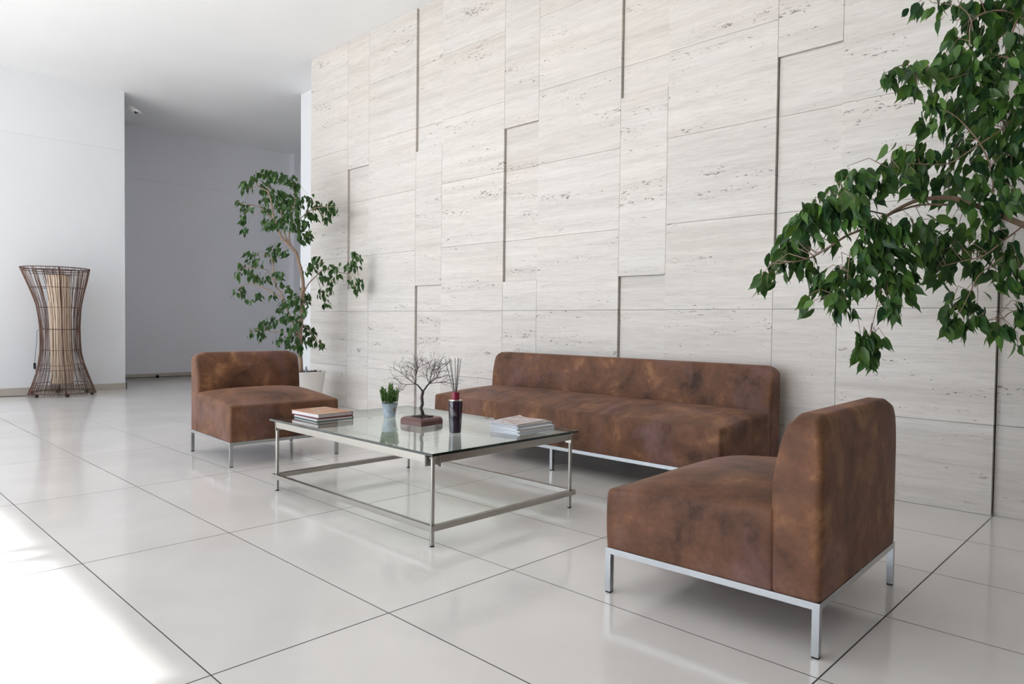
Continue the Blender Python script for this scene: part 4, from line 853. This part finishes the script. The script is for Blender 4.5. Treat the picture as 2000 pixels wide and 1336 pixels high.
for k in range(88):
    a0 = 2 * PI * k / 88 + rl_.uniform(-.02, .02); tw = rl_.uniform(-.10, .10); pts = []
    for z, r, sh in lvs: pts.append(ring_pt(z, r * rl_.uniform(.985, 1.0), sh, a0 + tw * z + rl_.uniform(-.015, .015)))
    cage.tube(pts, rl_.uniform(.0022, .0034), 5)
cage.build('rod_cage', M['rattan'], lp, smooth=True)
for a0 in (0.10, 0.10 + PI / 2, 0.10 + PI, 0.10 - PI / 2):
    g = MB(); g.tube([ring_pt(z, r * .975, sh, a0) for z, r, sh in lvs], .0065, 7); g.build('upright', M['rattan2'], lp, smooth=True)
for z, rr in [(.045, .0065), (.15, .004), (.33, .0035), (.39, .003), (.58, .003), (.845, .006), (1.12, .003), (1.37, .004), (1.585, .005), (1.615, .006)]:
    r, sh = prof(z); g = MB(); g.tube([ring_pt(z, r * .985, sh, 2 * PI * i / 40) for i in range(41)], rr, 6, cap=False); g.build('ring', M['rattan2'], lp, smooth=True)
g = MB(); n = 40
vs = []
for z, r, sh in [(.145, .125, .0), (.85, .123, -.014), (1.53, .124, -.040)]:
    for i in range(n): vs.append(ring_pt(z, r, sh, 2 * PI * i / n))
g.add(vs, [(j * n + i, j * n + (i + 1) % n, (j + 1) * n + (i + 1) % n, (j + 1) * n + i) for j in (0, 1) for i in range(n)])
so = g.build('shade', M['shade'], lp, smooth=True)
md = so.modifiers.new('thickness', 'SOLIDIFY'); md.thickness = .004
for z, sh in ((.150, 0), (1.535, -.040)):
    g = MB(); g.tube([ring_pt(z, .126, sh, 2 * PI * i / 30) for i in range(31)], .0045, 6, cap=False); g.build('shade_ring', M['rattan2'], lp)
g = MB(); g.tube([ring_pt(1.54, .30, -.045, PI / 2), ring_pt(1.54, .30, -.045, -PI / 2)], .004, 6); g.build('cross_bar', M['rattan2'], lp)
for i in range(6):
    p = ring_pt(.022, .345, 0, .15 + i * PI / 3); g = MB(); g.ball(p, .022, 10, 6); g.build('foot', M['black'], lp, smooth=True)
g = MB()
def wl(x, y, z): return Vector((x, y, z)) - LC
pA = ring_pt(.84, .225, -.022, -PI / 2); pS = pA + camr * -.045 + Vector((0, 0, -.42))
g.tube([pA, pA + camr * -.02 + Vector((0, 0, -.02)), pA + camr * -.022 + Vector((0, 0, -.15)), pS + Vector((0, 0, .15)) + camr * .012, pS], .003, 6)
pe = ring_pt(.30, .27, 0, -PI / 2)
g.tube([pS - Vector((0, 0, .07)), pS - Vector((0, 0, .12)) + camr * .02, pe, ring_pt(.03, .365, 0, -PI / 2), wl(-8.50, 1.24, .004), wl(-8.56, 1.1, .004), wl(-8.60, .8, .004), wl(-8.58, .2, .004), wl(-8.6, -.6, .004)], .003, 6)
g.tube([ring_pt(.03, .36, 0, -PI / 2 - .2), wl(-8.62, 1.22, .004), wl(-8.68, 1.0, .004), wl(-8.72, .5, .004), wl(-8.7, -.3, .004)], .003, 6)
cd = g.build('cord', M['black'], lp, smooth=True)
g = MB(); g.box(-.016, .016, -.012, .012, -.075, 0); g.v = [tuple(Vector(q) + pS) for q in g.v]; g.build('switch', M['black'], cd, bevel=.003)

# ---------------------------------------------------------------- security camera
cc = empty('security_camera', (-8.955, 2.60, 3.957)); tag(cc, 'small white bullet security camera mounted high beside the dark recess', 'security camera')
dv = Vector((.155, .07, -.095)).normalized()
wmat = simple('white_camera_housing', (0.72, 0.72, 0.70), .4)
g = MB(); g.tube([-dv * .085, -dv * .083, dv * .055, dv * .06], [.026, .030, .030, .028], 20); g.build('housing', wmat, cc, smooth=True, auto=40)
g = MB(); g.tube([dv * .06, dv * .068], [.026, .024], 20); g.build('lens', M['black'], cc)
sd_ = dv.cross(Vector((0, 0, 1))).normalized(); up_ = sd_.cross(dv).normalized()
g = MB(); n = 9; vs = []; 
for s_ in (-.085, .125):
    for rr in (.039, .043):
        for i in range(n):
            a = math.radians(15 + 150 * i / (n - 1)); vs.append(dv * s_ + sd_ * math.cos(a) * rr + up_ * math.sin(a) * rr)
fs = []
for i in range(n - 1):
    fs += [(i, i + 1, 2 * n + i + 1, 2 * n + i), (n + i, 3 * n + i, 3 * n + i + 1, n + i + 1), (i, n + i, n + i + 1, i + 1), (2 * n + i, 2 * n + i + 1, 3 * n + i + 1, 3 * n + i)]
fs += [(0, 2 * n, 3 * n, n), (n - 1, 2 * n - 1, 4 * n - 1, 3 * n - 1)]
g.add(vs, fs); g.build('sun_shield', wmat, cc)
g = MB(); g.tube([-dv * .06 - up_ * .0, -dv * .10 + Vector((0, -.01, .01)), Vector((-.085, -.11, .05)), Vector((-.09, -.155, .05))], .008, 8); g.build('bracket', wmat, cc, smooth=True)
g = MB(); g.tube([Vector((-.09, -.160, .05)), Vector((-.09, -.148, .05))], .032, 16); g.build('mounting_plate', wmat, cc)

# cable along the recess skirting
g = MB(); g.tube([(-10.425, 2.6, .020), (-10.422, 3.2, .024), (-10.42, 3.9, .020), (-10.424, 4.8, .024), (-10.426, 5.7, .018)], .0045, 6)
g.ball((-10.42, 3.42, .030), .028, 10, 6)
tag(g.build('floor_cable', M['black'], smooth=True), 'thin black cable with a small dark plug along the grey recess skirting', 'cable')
